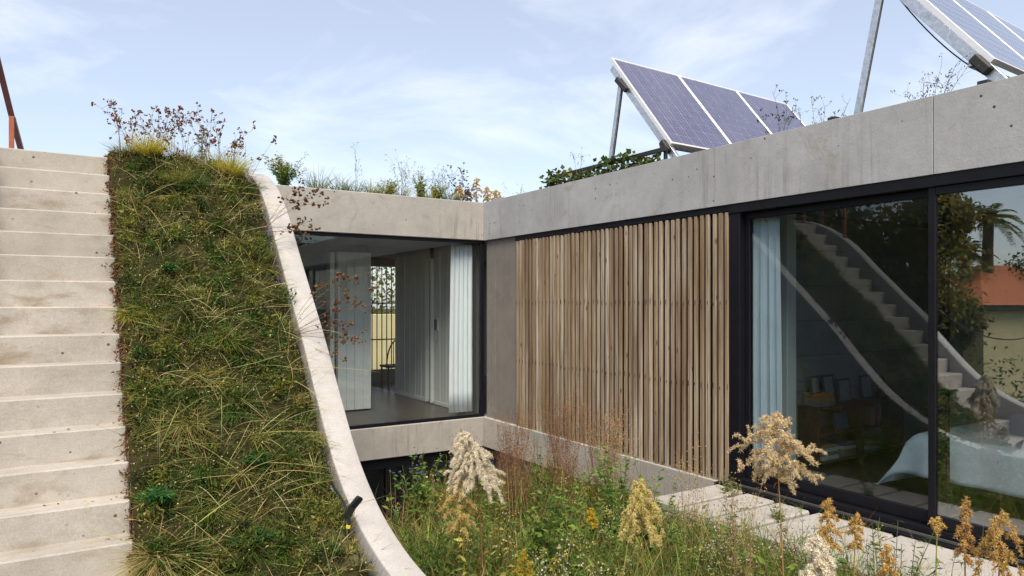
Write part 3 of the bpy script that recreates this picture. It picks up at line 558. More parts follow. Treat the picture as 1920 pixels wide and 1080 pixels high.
# coir edging, brown litter between the steps and the planting
mb = MB()
for nstep in range(-1, 15):
    yy = 4.793 + 0.205*nstep + 0.16; zz = 0.257 + 0.2*nstep; m_ = 150
    base = np.stack([rng.normal(0.362, 0.022, m_), yy + rng.normal(0, 0.07, m_), np.full(m_, zz) + rng.uniform(-0.05, 0.04, m_)], 1)
    base[:, 2] = np.maximum(base[:, 2], slope_z(base[:, 0] + 0.02, base[:, 1]) - 0.03)
    leaves(mb, base, rng.normal(0, 1, (m_, 3)) + [-.3, -.3, .2], rng.uniform(0.012, 0.04, m_), rng.uniform(0.008, 0.022, m_), jit(pick([(0.15, 0.06, 0.028), (0.22, 0.12, 0.06), (0.08, 0.045, 0.025)], m_), m_, 0.3))
    blades(mb, base, rng.uniform(0.01, 0.06, m_)*rng.random(m_), rng.uniform(0.005, 0.012, m_), rng.uniform(0, 6.28, m_), rng.uniform(0.2, 1.2, m_), rng.uniform(0.1, 0.9, m_), jit(pick([(0.16, 0.065, 0.028), (0.22, 0.12, 0.06), (0.10, 0.05, 0.03), STRAW], m_, [.45, .3, .15, .1]), m_, 0.25), (0, -0.35, 0.94), 3)
tag(mb.build('coir_litter', M['dry']), 'rusty brown litter along the right ends of the steps', 'leaf litter', None, 'stuff')

def on_slope(x, y, up=0.0): return np.array([x, y, float(slope_z(x, y)) + up])
def grass_tuft(name, label, base, n, L, spread, pal, up=(0, 0, 1), W=(0.004, 0.008), bend=(0.2, 1.15), r=0.05, group=None, cat='grass tuft', mat='veg', w=None):
    base = np.array(base, float); mb = MB(); a = rng.uniform(0, 6.283, n)
    P = np.stack([np.cos(a), np.sin(a), np.zeros(n)], 1)*(rng.random((n, 1))**0.5)*r
    az = a + rng.normal(0, 0.6, n) if abs(up[1]) < 0.4 else np.where(rng.random(n) < 0.12, a, rng.normal(-1.9, 0.75, n))
    blades(mb, P, rng.uniform(L*0.4, L, n), rng.uniform(*W, n), az, rng.uniform(0.0, spread, n), rng.uniform(*bend, n), jit(pick(pal, n, w), n, 0.18), up, 6)
    o = mb.build(name, M[mat], None, True, base); return tag(o, label, cat, group)
def stem_pts(p0, p1, bow, n=9): return curve(p0, p1, bow, n)
def leafy_plant(name, label, base, stems, h, spread, leafL, leafW, pal, per=26, cat='plant', group=None, stemcol=(0.07, 0.09, 0.03), flowers=None, droop=0.3, w=None, up=(0, 0, 1), bare=0.12):
    """Stems with leaves up their length; flowers = (palette, count per stem, radius, fraction of stem)."""
    root = empty(name, base, label, cat, group); ms, ml, mf = MB(), MB(), MB(); up = np.array(up, float)
    for s_ in range(stems):
        a = rng.uniform(0, 6.283); hh = h*rng.uniform(0.62, 1.0); lean = spread*rng.random()**0.7
        top = up*hh + np.array([math.cos(a), math.sin(a), 0])*lean; p = stem_pts(rng.normal(0, 0.025, 3)*[1, 1, 0], top, np.array([math.cos(a), math.sin(a), 0])*lean*-0.15 + rng.normal(0, 0.012, 3), 8)
        tube(ms, p, 0.0035, 0.0012, jit(stemcol, 1)[0], 4)
        tl = np.sort(rng.uniform(bare, 1.0, per)); q = np.stack([np.interp(tl, np.linspace(0, 1, 8), p[:, i]) for i in range(3)], 1)
        d = rng.normal(0, 1, (per, 3)); d[:, 2] = rng.uniform(-droop, 0.75, per); sz = (0.6 + 0.6*np.sin(np.pi*np.clip(tl, 0.05, 0.98)))
        leaves(ml, q, d, leafL*sz*rng.uniform(0.6, 1.1, per), leafW*sz*rng.uniform(0.7, 1.1, per), jit(pick(pal, per, w), per, 0.22))
        if flowers:
            fp, fc, fr, ff = flowers; tl = rng.uniform(1 - ff, 1.03, fc); q = np.stack([np.interp(np.minimum(tl, 1), np.linspace(0, 1, 8), p[:, i]) for i in range(3)], 1); q += rng.normal(0, fr*2.4, (fc, 3)); q[:, 2] += np.maximum(tl - 1, 0)*hh
            blobs(mf, q, rng.uniform(fr*0.6, fr*1.2, fc), jit(pick(fp, fc), fc, 0.15))
    tag(ms.build('stems', M['stem'], root), kind='stuff'); tag(ml.build('leaves', M['veg'], root), kind='stuff')
    if flowers: tag(mf.build('flowers', M['veg'], root), kind='stuff')
    return root
def seedhead_plant(name, label, base, stems, group=None, heads=5, r=0.011, up_mat='stem', hc=BROWN):
    """stems: list of tip offsets from base; each ends in a loose umbel of round brown heads."""
    root = empty(name, base, label, 'dried plant', group); ms, mh = MB(), MB()
    for tip in stems:
        tip = np.array(tip, float); L = np.linalg.norm(tip); side = np.array([tip[0], tip[1], 0])*-0.12 + rng.normal(0, 0.015*L/0.4, 3)
        p = stem_pts((0, 0, 0), tip, side, 10); sc_ = jit((0.17, 0.11, 0.06), 1, 0.25)[0]; tube(ms, p, 0.0026, 0.0012, sc_, 4)
        nb_ = rng.integers(max(2, heads - 2), heads + 2)
        for b in range(nb_):
            t0 = rng.uniform(0.62, 0.97) if b else 1.0; o = np.array([np.interp(t0, np.linspace(0, 1, 10), p[:, i]) for i in range(3)])
            dd = unit(tip/L*0.8 + rng.normal(0, 0.6, 3)); ln = rng.uniform(0.03, 0.12) if b else 0.01; e = o + dd*ln
            if b: tube(ms, curve(o, e, rng.normal(0, 0.006, 3), 4), 0.0014, 0.0009, sc_, 3)
            k_ = rng.integers(3, 8); rr = r*rng.uniform(0.6, 1.15); blobs(mh, e + rng.normal(0, rr*0.75, (k_, 3)), rng.uniform(rr*0.45, rr*0.8, k_), jit(hc, k_, 0.3), True)
    tag(ms.build('stems', M['stem'], root), kind='stuff'); tag(mh.build('seed_heads', M['dry'], root), kind='stuff'); return root
def goldenrod(label, tip, height, ph, pw, pal, lean=(0.0, 0.0), nod=0.0, nbr=18, stemcol=(0.16, 0.08, 0.03), leafpal=None, fl=1.0, arch=0.55, up_leaves=46, fr=0.0062):
    """Plume-topped goldenrod: tip = position of the highest florets."""
    tip = np.array(tip, float); base = tip - np.array([lean[0], lean[1], height]); root = empty('goldenrod', base, label, 'goldenrod', 'goldenrods in the garden bed'); ms, ml, mp_ = MB(), MB(), MB()
    top = tip - base; p = stem_pts((0, 0, 0), top, np.array([lean[0]*-0.25, lean[1]*-0.25, 0]) + rng.normal(0, 0.01, 3)*[1, 1, 0], 16)
    if nod: p[-3:] += np.array([[0.25, 0, 0.0], [0.6, 0, -0.02], [1.0, 0, -0.10]])*nod
    tube(ms, p, 0.0055, 0.0018, stemcol, 6); S = np.linspace(0, 1, 16); at = lambda t: np.array([np.interp(t, S, p[:, i]) for i in range(3)])
    leafpal = leafpal or [(0.20, 0.11, 0.035), (0.26, 0.15, 0.06), (0.12, 0.12, 0.03)]
    n = up_leaves; tl = rng.uniform(0.12, 1 - 0.8*ph/height, n); q = np.stack([at(t) for t in tl]); d = rng.normal(0, 1, (n, 3)); d[:, 2] = rng.uniform(-1.2, 0.5, n)
    leaves(ml, q, d, rng.uniform(0.025, 0.075, n), rng.uniform(0.005, 0.011, n), jit(pick(leafpal, n), n, 0.25), 0.4, 0.6)
    C, Rr = [], []
    def line(pts, dens, r0):
        seg = np.linalg.norm(np.diff(pts, axis=0), axis=1); cum = np.concatenate([[0], np.cumsum(seg)]); m = max(3, int(cum[-1]*dens)); u = rng.uniform(0, cum[-1], m)
        q = np.stack([np.interp(u, cum, pts[:, i]) for i in range(3)], 1); tap = 1 - 0.35*u/cum[-1]
        C.append(q + rng.normal(0, r0*0.8, (m, 3))*tap[:, None]); Rr.append(r0*tap*rng.uniform(0.6, 1.15, m))
    for b in range(nbr):
        f = (b + 0.5)/nbr; t0 = 1 - (ph/height)*(0.03 + 0.92*f); o = at(t0); a = b*2.4 + rng.normal(0, 0.35); ln = pw*0.5*(0.22 + 0.85*math.sin(min(1, f*1.15 + 0.05)*math.pi*0.62))*rng.uniform(0.75, 1.2)
        h = np.array([math.cos(a), math.sin(a), 0]); t = np.linspace(0, 1, 8)[:, None]
        br = o + h*ln*t + np.array([0, 0, 1])*ln*(0.75*t - arch*2.0*t**2.2); tube(ms, br, 0.0016, 0.0008, jit(stemcol, 1)[0], 3); line(br[1:], 560*fl, fr)
        for _ in range(5):
            u_ = rng.uniform(0.25, 0.95); o2 = np.array([np.interp(u_, np.linspace(0, 1, 8), br[:, i]) for i in range(3)]); e2 = o2 + rng.normal(0, 1, 3)*ln*0.16 + np.array([h[0]*0.1, h[1]*0.1, 0.05 - 0.18*arch])*ln; line(curve(o2, e2, (0, 0, 0.1*ln), 5), 520*fl, fr*0.9)
    line(p[p[:, 2] > (1 - 0.55*ph/height)*height], 700*fl, fr*1.1)
    C = np.concatenate(C); Rr = np.concatenate(Rr); k = len(C); blobs(mp_, C, Rr*0.72, jit(pick(pal, k), k, 0.14, 0.05), True)
    k3 = k*3; fz = rng.integers(0, k, k3); d = rng.normal(0, 1, (k3, 3)); leaves(mp_, C[fz], d, rng.uniform(0.007, 0.017, k3), rng.uniform(0.0012, 0.0026, k3), jit(pick(pal, k3), k3, 0.14)*1.05)
    ms.build('stem', M['stem'], root); tag(ml.build('leaves', M['dry'], root), kind='stuff'); tag(mp_.build('plume', M['fluff'], root), kind='stuff'); return root

# single plants that stand out on the slope
leafy_plant('spurge', 'bright green leafy rosette low on the slope beside the steps', on_slope(0.50, 4.97, -0.02), 16, 0.17, 0.16, 0.075, 0.013, [(0.03, 0.12, 0.03), (0.05, 0.17, 0.035), (0.08, 0.20, 0.05)], 26, up=SUP)
leafy_plant('weed', 'dark green weed in the middle of the lower slope', on_slope(1.10, 5.10, -0.02), 14, 0.15, 0.15, 0.05, 0.022, [(0.03, 0.10, 0.022), (0.045, 0.13, 0.03)], 16, up=SUP)
leafy_plant('weed', 'dark green weed at the foot of the slope below the middle weed', on_slope(0.99, 4.68, -0.02), 14, 0.15, 0.17, 0.055, 0.024, [(0.03, 0.11, 0.022), (0.045, 0.14, 0.03)], 16, up=SUP)
leafy_plant('weed', 'small green weed halfway up the slope near the steps', on_slope(0.72, 6.40, -0.02), 8, 0.10, 0.12, 0.045, 0.018, [(0.03, 0.11, 0.022), (0.05, 0.15, 0.03)], 14, up=SUP)
leafy_plant('weed', 'trailing green weed high on the slope under the yellow tuft', on_slope(0.56, 7.12, -0.02), 8, 0.10, 0.14, 0.04, 0.016, [(0.03, 0.12, 0.03), (0.05, 0.15, 0.035)], 14, up=SUP)
leafy_plant('weed', 'green weed on the slope near the coping at half height', on_slope(1.36, 5.85, -0.02), 9, 0.12, 0.12, 0.04, 0.016, [(0.04, 0.12, 0.022), (0.06, 0.16, 0.03)], 14, up=SUP)
YG = [YEL, (0.42, 0.38, 0.06), (0.26, 0.28, 0.045), (0.55, 0.44, 0.10)]
for lab, (x, y), n_, L_, pal in (('tall bright yellow grass tuft on the crest nearer the steps', (0.68, 7.62), 900, 0.46, [YEL, (0.62, 0.52, 0.05), (0.42, 0.40, 0.05)]), ('soft yellow-green grass tuft just below the crest', (0.88, 7.22), 480, 0.32, [(0.20, 0.22, 0.04), (0.28, 0.26, 0.06), (0.12, 0.16, 0.03)]),
        ('yellow grass tuft against the steps at eye level', (0.42, 6.14), 200, 0.19, YG), ('dark green windswept tuft in the middle of the slope', (1.03, 5.42), 280, 0.24, [(0.05, 0.12, 0.025), (0.08, 0.16, 0.03)]),
        ('long straw-coloured tuft at the foot of the slope by the steps', (0.46, 4.72), 300, 0.36, [STRAW, (0.42, 0.34, 0.13), (0.26, 0.24, 0.07)]), ('yellow-green grass tuft on the crest next to the coping', (1.40, 7.50), 900, 0.50, [YEL, (0.52, 0.46, 0.06), (0.30, 0.32, 0.05)]), ('olive grass clump on the crest between the two yellow tufts', (1.05, 7.72), 420, 0.28, [OLIVE, FRESH, (0.22, 0.22, 0.05)]),
        ('olive grass clump on the crest right beside the top step', (0.50, 7.80), 300, 0.27, [OLIVE, FRESH, (0.25, 0.22, 0.06)]), ('pale straw tuft halfway down the slope left of centre', (0.70, 5.35), 170, 0.26, [STRAW, (0.30, 0.28, 0.09), OLIVE]), ('green grass tuft on the slope against the lower coping', (1.46, 5.25), 220, 0.2, [FRESH, OLIVE, (0.16, 0.17, 0.04)])):
    grass_tuft('grass_tuft', lab, on_slope(x, y, -0.02), n_, L_, 0.55 if y > 6.8 else 0.9, pal, (0, -0.15, 0.98) if y > 7.1 else SUP, (0.003, 0.006), group='grass tufts on the slope')
leafy_plant('goldenrod_shoot', 'yellow-leaved upright shoot among the seed heads on the crest', on_slope(1.16, 7.72), 5, 0.46, 0.10, 0.05, 0.014, [YEL, (0.5, 0.40, 0.05), FRESH], 26)
# dried seed heads along the crest
ords = ['first', 'second', 'third', 'fourth', 'fifth', 'sixth', 'seventh', 'eighth', 'ninth', 'tenth', 'eleventh', 'twelfth']
for i, (x, y, hh, wd) in enumerate(((0.44, 7.62, 0.40, 0.18), (0.54, 7.75, 0.42, 0.2), (0.66, 7.70, 0.36, 0.2), (0.78, 7.72, 0.40, 0.2), (0.90, 7.66, 0.34, 0.2), (1.00, 7.60, 0.42, 0.18), (1.12, 7.55, 0.36, 0.2), (1.22, 7.62, 0.44, 0.2), (1.32, 7.50, 0.44, 0.18), (1.44, 7.48, 0.34, 0.2))):
    seedhead_plant('seedhead_plant', f'{ords[i]} dried seed-head plant along the crest counting from the steps', on_slope(x, y), [(rng.normal(0, wd), rng.normal(0, 0.1), hh*rng.uniform(0.6, 1.38)) for _ in range(6)], 'dried seed heads along the crest', 5, 0.0125, hc=(0.20, 0.085, 0.04))
seedhead_plant('seedhead_plant', 'lone tall dried stem leaning right above the coping crest', on_slope(1.50, 7.30), [(0.28, -0.05, 0.56), (0.05, -0.08, 0.30)], None, 4, 0.015)
seedhead_plant('seedhead_plant', 'dried seed heads leaning over the coping in front of the rear beam', on_slope(1.58, 6.86), [(0.52, -0.30, 0.30), (0.46, -0.25, 0.36), (0.38, -0.2, 0.10), (0.30, -0.3, 0.24), (0.40, -0.35, 0.0), (0.2, -0.25, 0.38), (0.16, -0.3, 0.02), (0.3, -0.2, 0.45)], None, 6, 0.017)
seedhead_plant('seedhead_plant', 'dried seed heads leaning over the coping in front of the rear window', on_slope(1.58, 5.92), [(0.56, -0.35, 0.40), (0.50, -0.3, 0.24), (0.42, -0.25, 0.10), (0.36, -0.3, 0.36), (0.45, -0.4, -0.05), (0.30, -0.3, 0.50), (0.50, -0.4, 0.52), (0.34, -0.35, -0.2), (0.25, -0.3, 0.12), (0.40, -0.2, 0.02)], None, 7, 0.015, hc=(0.16, 0.075, 0.03))
# cables and hose in the gap beside the coping
def gap(y, dz=0.0): return (1.615, y, crest(y) - 0.07 + dz)
mb = MB(); tube(mb, poly([gap(7.0, -0.05), gap(6.85, 0.03), gap(6.7), gap(6.55, 0.0), gap(6.4, -0.06)], 30), 0.009, 0.009, (0.2, 0.1, 0.4), 6); tag(mb.build('irrigation_pipe', M['purple']), 'purple irrigation pipe tucked behind the upper coping', 'pipe')
mb = MB(); tube(mb, poly([gap(5.3), (1.60, 4.95, crest(4.95) - 0.03), (1.59, 4.6, 0.32), (1.56, 4.45, 0.12), (1.60, 4.25, 0.02), (1.60, 4.0, -0.1)], 36), 0.008, 0.008, (0, 0, 0), 6); hose = tag(mb.build('garden_hose', M['rubber']), 'black cable hanging from the garden spotlight', 'cable')
sp = empty('garden_spotlight', (1.58, 4.50, 0.15), 'small black garden spotlight on a stake beside the coping', 'spotlight'); bpy.context.view_layer.update()
sub(sp, bar('stake', (1.57, 4.52, 0.0), (1.585, 4.50, 0.33), 0.018, 0.012, M['rubber'])); sub(sp, bar('yoke', (1.56, 4.51, 0.27), (1.60, 4.475, 0.36), 0.06, 0.008, M['rubber'])); h_ = sub(sp, bar('lamp_head', (1.585, 4.47, 0.345), (1.635, 4.44, 0.415), 0.05, 0.03, M['rubber'], None, 0.006)); bpy.context.view_layer.update(); sub(h_, bar('lens', (1.585, 4.452, 0.352), (1.632, 4.424, 0.41), 0.042, 0.006, M['black'])); sub(sp, bar('tape', (1.575, 4.51, 0.20), (1.578, 4.508, 0.225), 0.026, 0.02, M['yellow']))
mb = MB(); u = np.linspace(0, 1, 14); UU, VV = np.meshgrid(u, u); fx = 1.28 + 0.30*UU; fy = 4.28 + 0.34*VV; fz = slope_z(fx, fy) + 0.015 + 0.03*np.sin(7*UU + 3*VV) + 0.03*fnoise(fx, fy, 9).reshape(fx.shape)
mb.add(np.stack([fx.ravel(), fy.ravel(), fz.ravel()], 1), (0.1, 0.1, 0.05), None, [[j*14 + i, j*14 + i + 1, (j + 1)*14 + i + 1, (j + 1)*14 + i] for j in range(13) for i in range(13)]); o = mb.build('geotextile_flap', M['geo']); o.modifiers.new('thick', 'SOLIDIFY').thickness = 0.008; tag(o, 'rumpled olive geotextile flap at the lower right of the slope', 'fabric')
# ------------------------------------------------------------------ roof plants
RZ = 3.16
RS = [(0.14, 0.20, 0.035), (0.24, 0.28, 0.05), (0.08, 0.14, 0.03)]
leafy_plant('shrub', 'round green shrub with yellow bloom on the rear roof by the coping', (2.42, 9.36, RZ), 30, 0.46, 0.30, 0.055, 0.022, [(0.07, 0.15, 0.03), (0.12, 0.20, 0.04), (0.20, 0.24, 0.05)], 30, 'shrub', None, flowers=([(0.55, 0.45, 0.05)], 10, 0.008, 0.3))
for lab, x, n_, L_, pal in (('spiky grass on the rear roof right of the shrub', 2.85, 190, 0.50, RS), ('second grass clump on the rear roof from the shrub', 3.16, 170, 0.42, RS), ('drooping straw grass in the middle of the rear roof', 3.60, 130, 0.40, [STRAW, (0.45, 0.38, 0.16), (0.16, 0.2, 0.05)]), ('green grass clump on the rear roof under the tall spike', 3.36, 150, 0.36, RS), ('pale feathery grass on the rear roof left of the wispy stems', 4.02, 120, 0.42, [(0.3, 0.28, 0.12), STRAW, (0.16, 0.2, 0.05)]), ('fine green grass on the rear roof before the purple heads', 4.85, 190, 0.36, RS), ('golden-green tuft on the rear roof right of the drooping straw grass', 3.74, 200, 0.34, [(0.40, 0.38, 0.06), (0.24, 0.28, 0.05)]), ('golden-green tuft behind the yellow-green bushy roof plant', 4.48, 200, 0.34, [(0.46, 0.42, 0.07), (0.24, 0.28, 0.05)])):
    grass_tuft('grass_tuft', lab, (x, 9.36, RZ), n_, L_, 0.5, pal, r=0.12, group='grass clumps on the rear roof')
for lab, x, h_ in (('bushy green plant in the middle of the rear roof', 3.86, 0.26), ('yellow-green bushy plant on the rear roof before the wispy stems', 4.36, 0.38), ('low green bushy plant on the rear roof after the wispy stems', 4.62, 0.24)):
    leafy_plant('roof_plant', lab, (x, 9.36, RZ), 22, h_*1.15, 0.22, 0.045, 0.016, [(0.10, 0.18, 0.035), (0.22, 0.27, 0.05), (0.42, 0.38, 0.06)], 28, 'plant', 'bushy plants on the rear roof')
def wispy(label, base, tips, cols=((0.14, 0.15, 0.08), (0.10, 0.12, 0.05)), buds=(0.14, 0.12, 0.17), lv=10, group='wispy stems along the roof edge', br=6, r=0.006):
    root = empty('wispy_stem', base, label, 'plant', group); ms, ml = MB(), MB()
    for tp in tips:
        tp = np.array(tp, float); p = curve((0, 0, 0), tp, rng.normal(0, 0.02, 3), 9); tube(ms, p, 0.0028, 0.0012, jit(cols[0], 1)[0], 4)
        for b in range(br):
            t0 = rng.uniform(0.4, 0.98); o = np.array([np.interp(t0, np.linspace(0, 1, 9), p[:, i]) for i in range(3)]); e = o + unit(tp*0.9/np.linalg.norm(tp) + rng.normal(0, 0.45, 3))*rng.uniform(0.04, 0.14); tube(ms, curve(o, e, rng.normal(0, .006, 3), 4), 0.0014, 0.0008, jit(cols[0], 1)[0], 3)
            k = 4; blobs(ml, e + rng.normal(0, 0.008, (k, 3)), rng.uniform(r*.5, r, k), jit(buds, k, 0.3))
        k = lv; q = np.stack([np.interp(rng.uniform(0.05, 0.9, k), np.linspace(0, 1, 9), p[:, i]) for i in range(3)], 1); leaves(ml, q, rng.normal(0, 1, (k, 3)) + [0, 0, .6], rng.uniform(.02, .05, k), rng.uniform(.006, .012, k), jit(cols[1], k, 0.3))
    tag(ms.build('stems', M['stem'], root), kind='stuff'); tag(ml.build('leaves', M['veg'], root), kind='stuff'); return root
wispy('single tall grass spike above the rear roof', (3.38, 9.36, RZ), [(0.0, 0, 0.70), (0.05, 0, 0.52)])
wispy('pale wispy stems over the middle of the rear roof', (4.15, 9.38, RZ), [(rng.normal(0, .14), 0, rng.uniform(.4, .62)) for _ in range(12)], ((0.30, 0.26, 0.18), (0.2, 0.2, 0.1)), (0.30, 0.24, 0.2))
wispy('wispy purple-topped stems right of the bushy roof plants', (4.74, 9.38, RZ), [(rng.normal(0, .14), 0, rng.uniform(.3, .55)) for _ in range(12)])
wispy('purple-brown button heads left of the rear roof goldenrods', (5.0, 9.38, RZ), [(rng.normal(0, .15), 0, rng.uniform(.3, .55)) for _ in range(9)], buds=(0.13, 0.06, 0.10), r=0.012)
for i, (x, y, h_, lab) in enumerate(((4.98, 9.36, 0.30, 'short orange goldenrod left of the dark spot on the rear roof corner'), (5.28, 9.36, 0.44, 'tallest orange goldenrod at the corner of the rear roof'), (5.46, 9.36, 0.32, 'goldenrod just right of the tallest one on the roof corner'), (5.62, 9.36, 0.28, 'low orange goldenrod last before the right parapet'), (5.14, 9.36, 0.26, 'low reddish goldenrod directly left of the tallest roof one'))):
    o = goldenrod(lab, (x, y, RZ + h_ - 0.02), h_, h_*0.75, 0.18, [(0.70, 0.48, 0.12), (0.62, 0.38, 0.09), (0.74, 0.56, 0.2)] if i != 4 else [(0.22, 0.10, 0.05), (0.30, 0.16, 0.06)], nbr=16, up_leaves=60, leafpal=[(0.55, 0.38, 0.09), (0.3, 0.26, 0.06)], fl=1.0); o['group'] = 'goldenrods on the roof corner'
wispy('young conifer-like sprig behind the parapet left of the ivy trough', (6.10, 9.35, 3.10), [(0, 0, .42), (.05, 0, .3), (-.3, 0.02, .40)], ((0.25, 0.24, 0.08), (0.30, 0.27, 0.06)), (0.3, 0.28, 0.08), 30)
wispy('blue-flowered sprig rising above the ivy trough', (5.62, 7.3, 3.3), [(0.0, 0.1, .38), (-.05, -.15, .28)], buds=(0.2, 0.2, 0.35))
wispy('leafy weed with dark buds in front of the third solar panel', (BX + 0.28, 4.18, 3.02), [(.02, .05, .62), (0, -.12, .5), (.02, .22, .48), (.02, -.2, .4)], ((0.10, 0.12, 0.05), (0.12, 0.16, 0.04)), (0.09, 0.05, 0.07), 22, br=7, r=0.009)
wispy('thin weed at the right end of the first solar row', (BX + 0.28, 3.78, 3.02), [(0, .04, .48), (0, -.1, .36), (0, .15, .32)], ((0.16, 0.15, 0.08), (0.12, 0.14, 0.05)), (0.14, 0.08, 0.07), 14)
wispy('thin dry weed left of the tall solar leg', (BX + 0.28, 3.55, 3.02), [(0, -.10, .36), (0, .05, .22)], ((0.20, 0.17, 0.10), (0.16, 0.15, 0.06)), (0.2, 0.14, 0.1), 6)
wispy('grey-green feathery weed on the parapet between solar leg and rail', (BX + 0.26, 2.78, 3.02), [(0, -.16, .40), (0, .05, .38), (0, .2, .26), (0, -.06, .42), (0, -.22, .34)], ((0.22, 0.21, 0.19), (0.14, 0.16, 0.12)), (0.12, 0.13, 0.12), 26, br=8)
# ivy trough
tr = empty('ivy_trough', (5.75, 6.85, 3.04), 'dark trough overgrown with ivy on the roof behind the parapet', 'planter'); bpy.context.view_layer.update()
for z in (3.24, 3.38): sub(tr, box('slat', (5.66, 5.75, z), (5.69, 7.98, z + 0.05), M['bracket'], None, 0.003))
for y in (5.78, 6.5, 7.2, 7.94): sub(tr, box('post', (5.692, y, 3.04), (5.73, y + 0.035, 3.44), M['bracket'], None, 0.003))
mb = MB(); n = 900; y = rng.uniform(5.85, 8.05, n); q = np.stack([rng.normal(5.66, 0.06, n), y, 3.16 + rng.random(n)**0.8*(0.25 + 0.06*np.sin(y*5)) + 0.04*(rng.random(n) < .1)], 1)
leaves(mb, q, rng.normal(0, 1, (n, 3)) + [-.8, -.3, .1], rng.uniform(.04, .085, n), rng.uniform(.04, .075, n), jit(pick([(0.05, 0.10, 0.025), (0.11, 0.16, 0.035), (0.20, 0.20, 0.05), (0.03, 0.05, 0.015)], n, [.35, .3, .15, .2]), n, .25), .1)
for i in range(26): a = rng.uniform(5.9, 7.9); tube(mb, curve((5.7, a, 3.1), (5.64, a + rng.normal(0, .25), 3.36 + rng.random()*.08), rng.normal(0, .04, 3), 6), .004, .002, (0.06, 0.04, 0.03), 4)
sub(tr, tag(mb.build('ivy', M['veg']), kind='stuff'))

# ------------------------------------------------------------------ garden bed
def bed_pts(n, x0=1.95, x1=4.2, y0=1.9, y1=5.88): return np.stack([rng.uniform(x0, x1, n), rng.uniform(y0, y1, n), np.full(n, -0.32)], 1)
GP = [(0.075, 0.15, 0.026), (0.14, 0.235, 0.04), (0.22, 0.28, 0.045), (0.32, 0.31, 0.07), (0.38, 0.29, 0.12)]
mb = MB(); P = bed_pts(22000); n = len(P); keep = (rng.random(n) < np.clip(0.55 + 1.4*fnoise(P[:, 0], P[:, 1], 1.9, 2.0), 0.08, 1)) & ~((P[:, 0] < 2.75) & (P[:, 1] > 4.75 + 0.3*(P[:, 0] - 1.9))); P = P[keep]; n = len(P); pat = fnoise(P[:, 0], P[:, 1], 2.6, 20.0)[:, None]
Lf = np.clip(0.34 + 0.07*(P[:, 1] - 3), 0.26, 0.55)*rng.uniform(0.55, 1.15, n); Lf = Lf*1.12
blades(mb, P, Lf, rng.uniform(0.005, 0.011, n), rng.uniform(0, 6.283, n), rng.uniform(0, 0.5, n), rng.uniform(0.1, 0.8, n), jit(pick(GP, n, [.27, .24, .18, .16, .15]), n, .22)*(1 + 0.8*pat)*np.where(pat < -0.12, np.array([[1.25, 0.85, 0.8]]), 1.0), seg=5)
P = np.stack([rng.uniform(2.5, 4.26, 9500), rng.uniform(0.9, 4.0, 9500), np.full(9500, -0.32)], 1); n = len(P)
blades(mb, P, rng.uniform(0.28, 0.66, n), rng.uniform(0.004, 0.009, n), rng.uniform(0, 6.283, n), rng.uniform(0, 0.5, n), rng.uniform(0.1, 0.8, n), jit(pick(GP, n, [.25, .25, .2, .15, .15]), n, .22), seg=5)
P = np.stack([rng.uniform(3.55, 4.25, 3000), rng.uniform(0.9, 3.3, 3000), np.full(3000, -0.32)], 1); n = len(P); P = P[rng.random(n) < np.clip(0.55 + 1.6*fnoise(P[:, 0], P[:, 1], 2.2, 40.0), 0.05, 1)]; n = len(P)
blades(mb, P, rng.uniform(0.4, 0.82, n), rng.uniform(0.004, 0.009, n), rng.uniform(0, 6.283, n), rng.uniform(0, 0.5, n), rng.uniform(0.1, 0.7, n), jit(pick(GP, n, [.22, .25, .2, .18, .15]), n, .22), seg=5)
P = np.stack([rng.uniform(4.3, 5.1, 900), rng.uniform(2.9, 4.55, 900), np.full(900, -0.10)], 1); gapm = ((4.245 + 0.295 - P[:, 1]) % 0.345) > 0.295; P = P[gapm | (P[:, 0] > 5.02)]; n = len(P)
blades(mb, P, rng.uniform(0.12, 0.28, n), rng.uniform(0.003, 0.006, n), rng.uniform(0, 6.283, n), rng.uniform(0, 0.6, n), rng.uniform(0.1, 0.8, n), jit(pick(GP, n), n, .22), seg=4)
tag(mb.build('bed_grass', M['veg']), 'mixed green grass filling the garden bed', 'grass', None, 'stuff')
mb = MB(); P = bed_pts(26000); n = len(P); P[:, 2] += rng.uniform(0.02, 0.36, n); P = P[(fnoise(P[:, 0], P[:, 1], 2.4, 30.0) > -0.15) & ~((P[:, 0] < 2.75) & (P[:, 1] > 4.75 + 0.3*(P[:, 0] - 1.9)))]; n = len(P); hu = fnoise(P[:, 0], P[:, 1], 2.2, 7.0)
leaves(mb, P, rng.normal(0, 1, (n, 3)) + [0, 0, .5], rng.uniform(.025, .06, n), rng.uniform(.010, .022, n), jit(np.where(hu[:, None] > 0.05, (0.15, 0.22, 0.04), (0.07, 0.13, 0.025)), n, .3))
tag(mb.build('bed_undergrowth', M['veg']), 'leafy undergrowth between the plants of the garden bed', 'undergrowth', None, 'stuff')
mb = MB(); P = bed_pts(2600, 1.95, 4.22, 1.2); n = len(P); blades(mb, P, rng.uniform(.3, .72, n), rng.uniform(.003, .006, n), rng.uniform(0, 6.283, n), rng.uniform(0, .7, n), rng.uniform(0, .6, n), jit(pick([STRAW, (0.26, 0.14, 0.06), (0.20, 0.10, 0.05), (0.40, 0.30, 0.13)], n), n, .2), seg=5)
P = bed_pts(420, 2.0, 4.2, 1.7, 5.3); n = len(P); blades(mb, P, rng.uniform(.6, 1.0, n), rng.uniform(.003, .0055, n), rng.uniform(0, 6.283, n), rng.uniform(0, .35, n), rng.uniform(0, .4, n), jit(pick([STRAW, (0.30, 0.17, 0.07), (0.45, 0.34, 0.15)], n), n, .2), seg=5)
tag(mb.build('bed_dry_stalks', M['dry']), 'thin dry stalks scattered through the garden bed', 'dry grass', None, 'stuff')

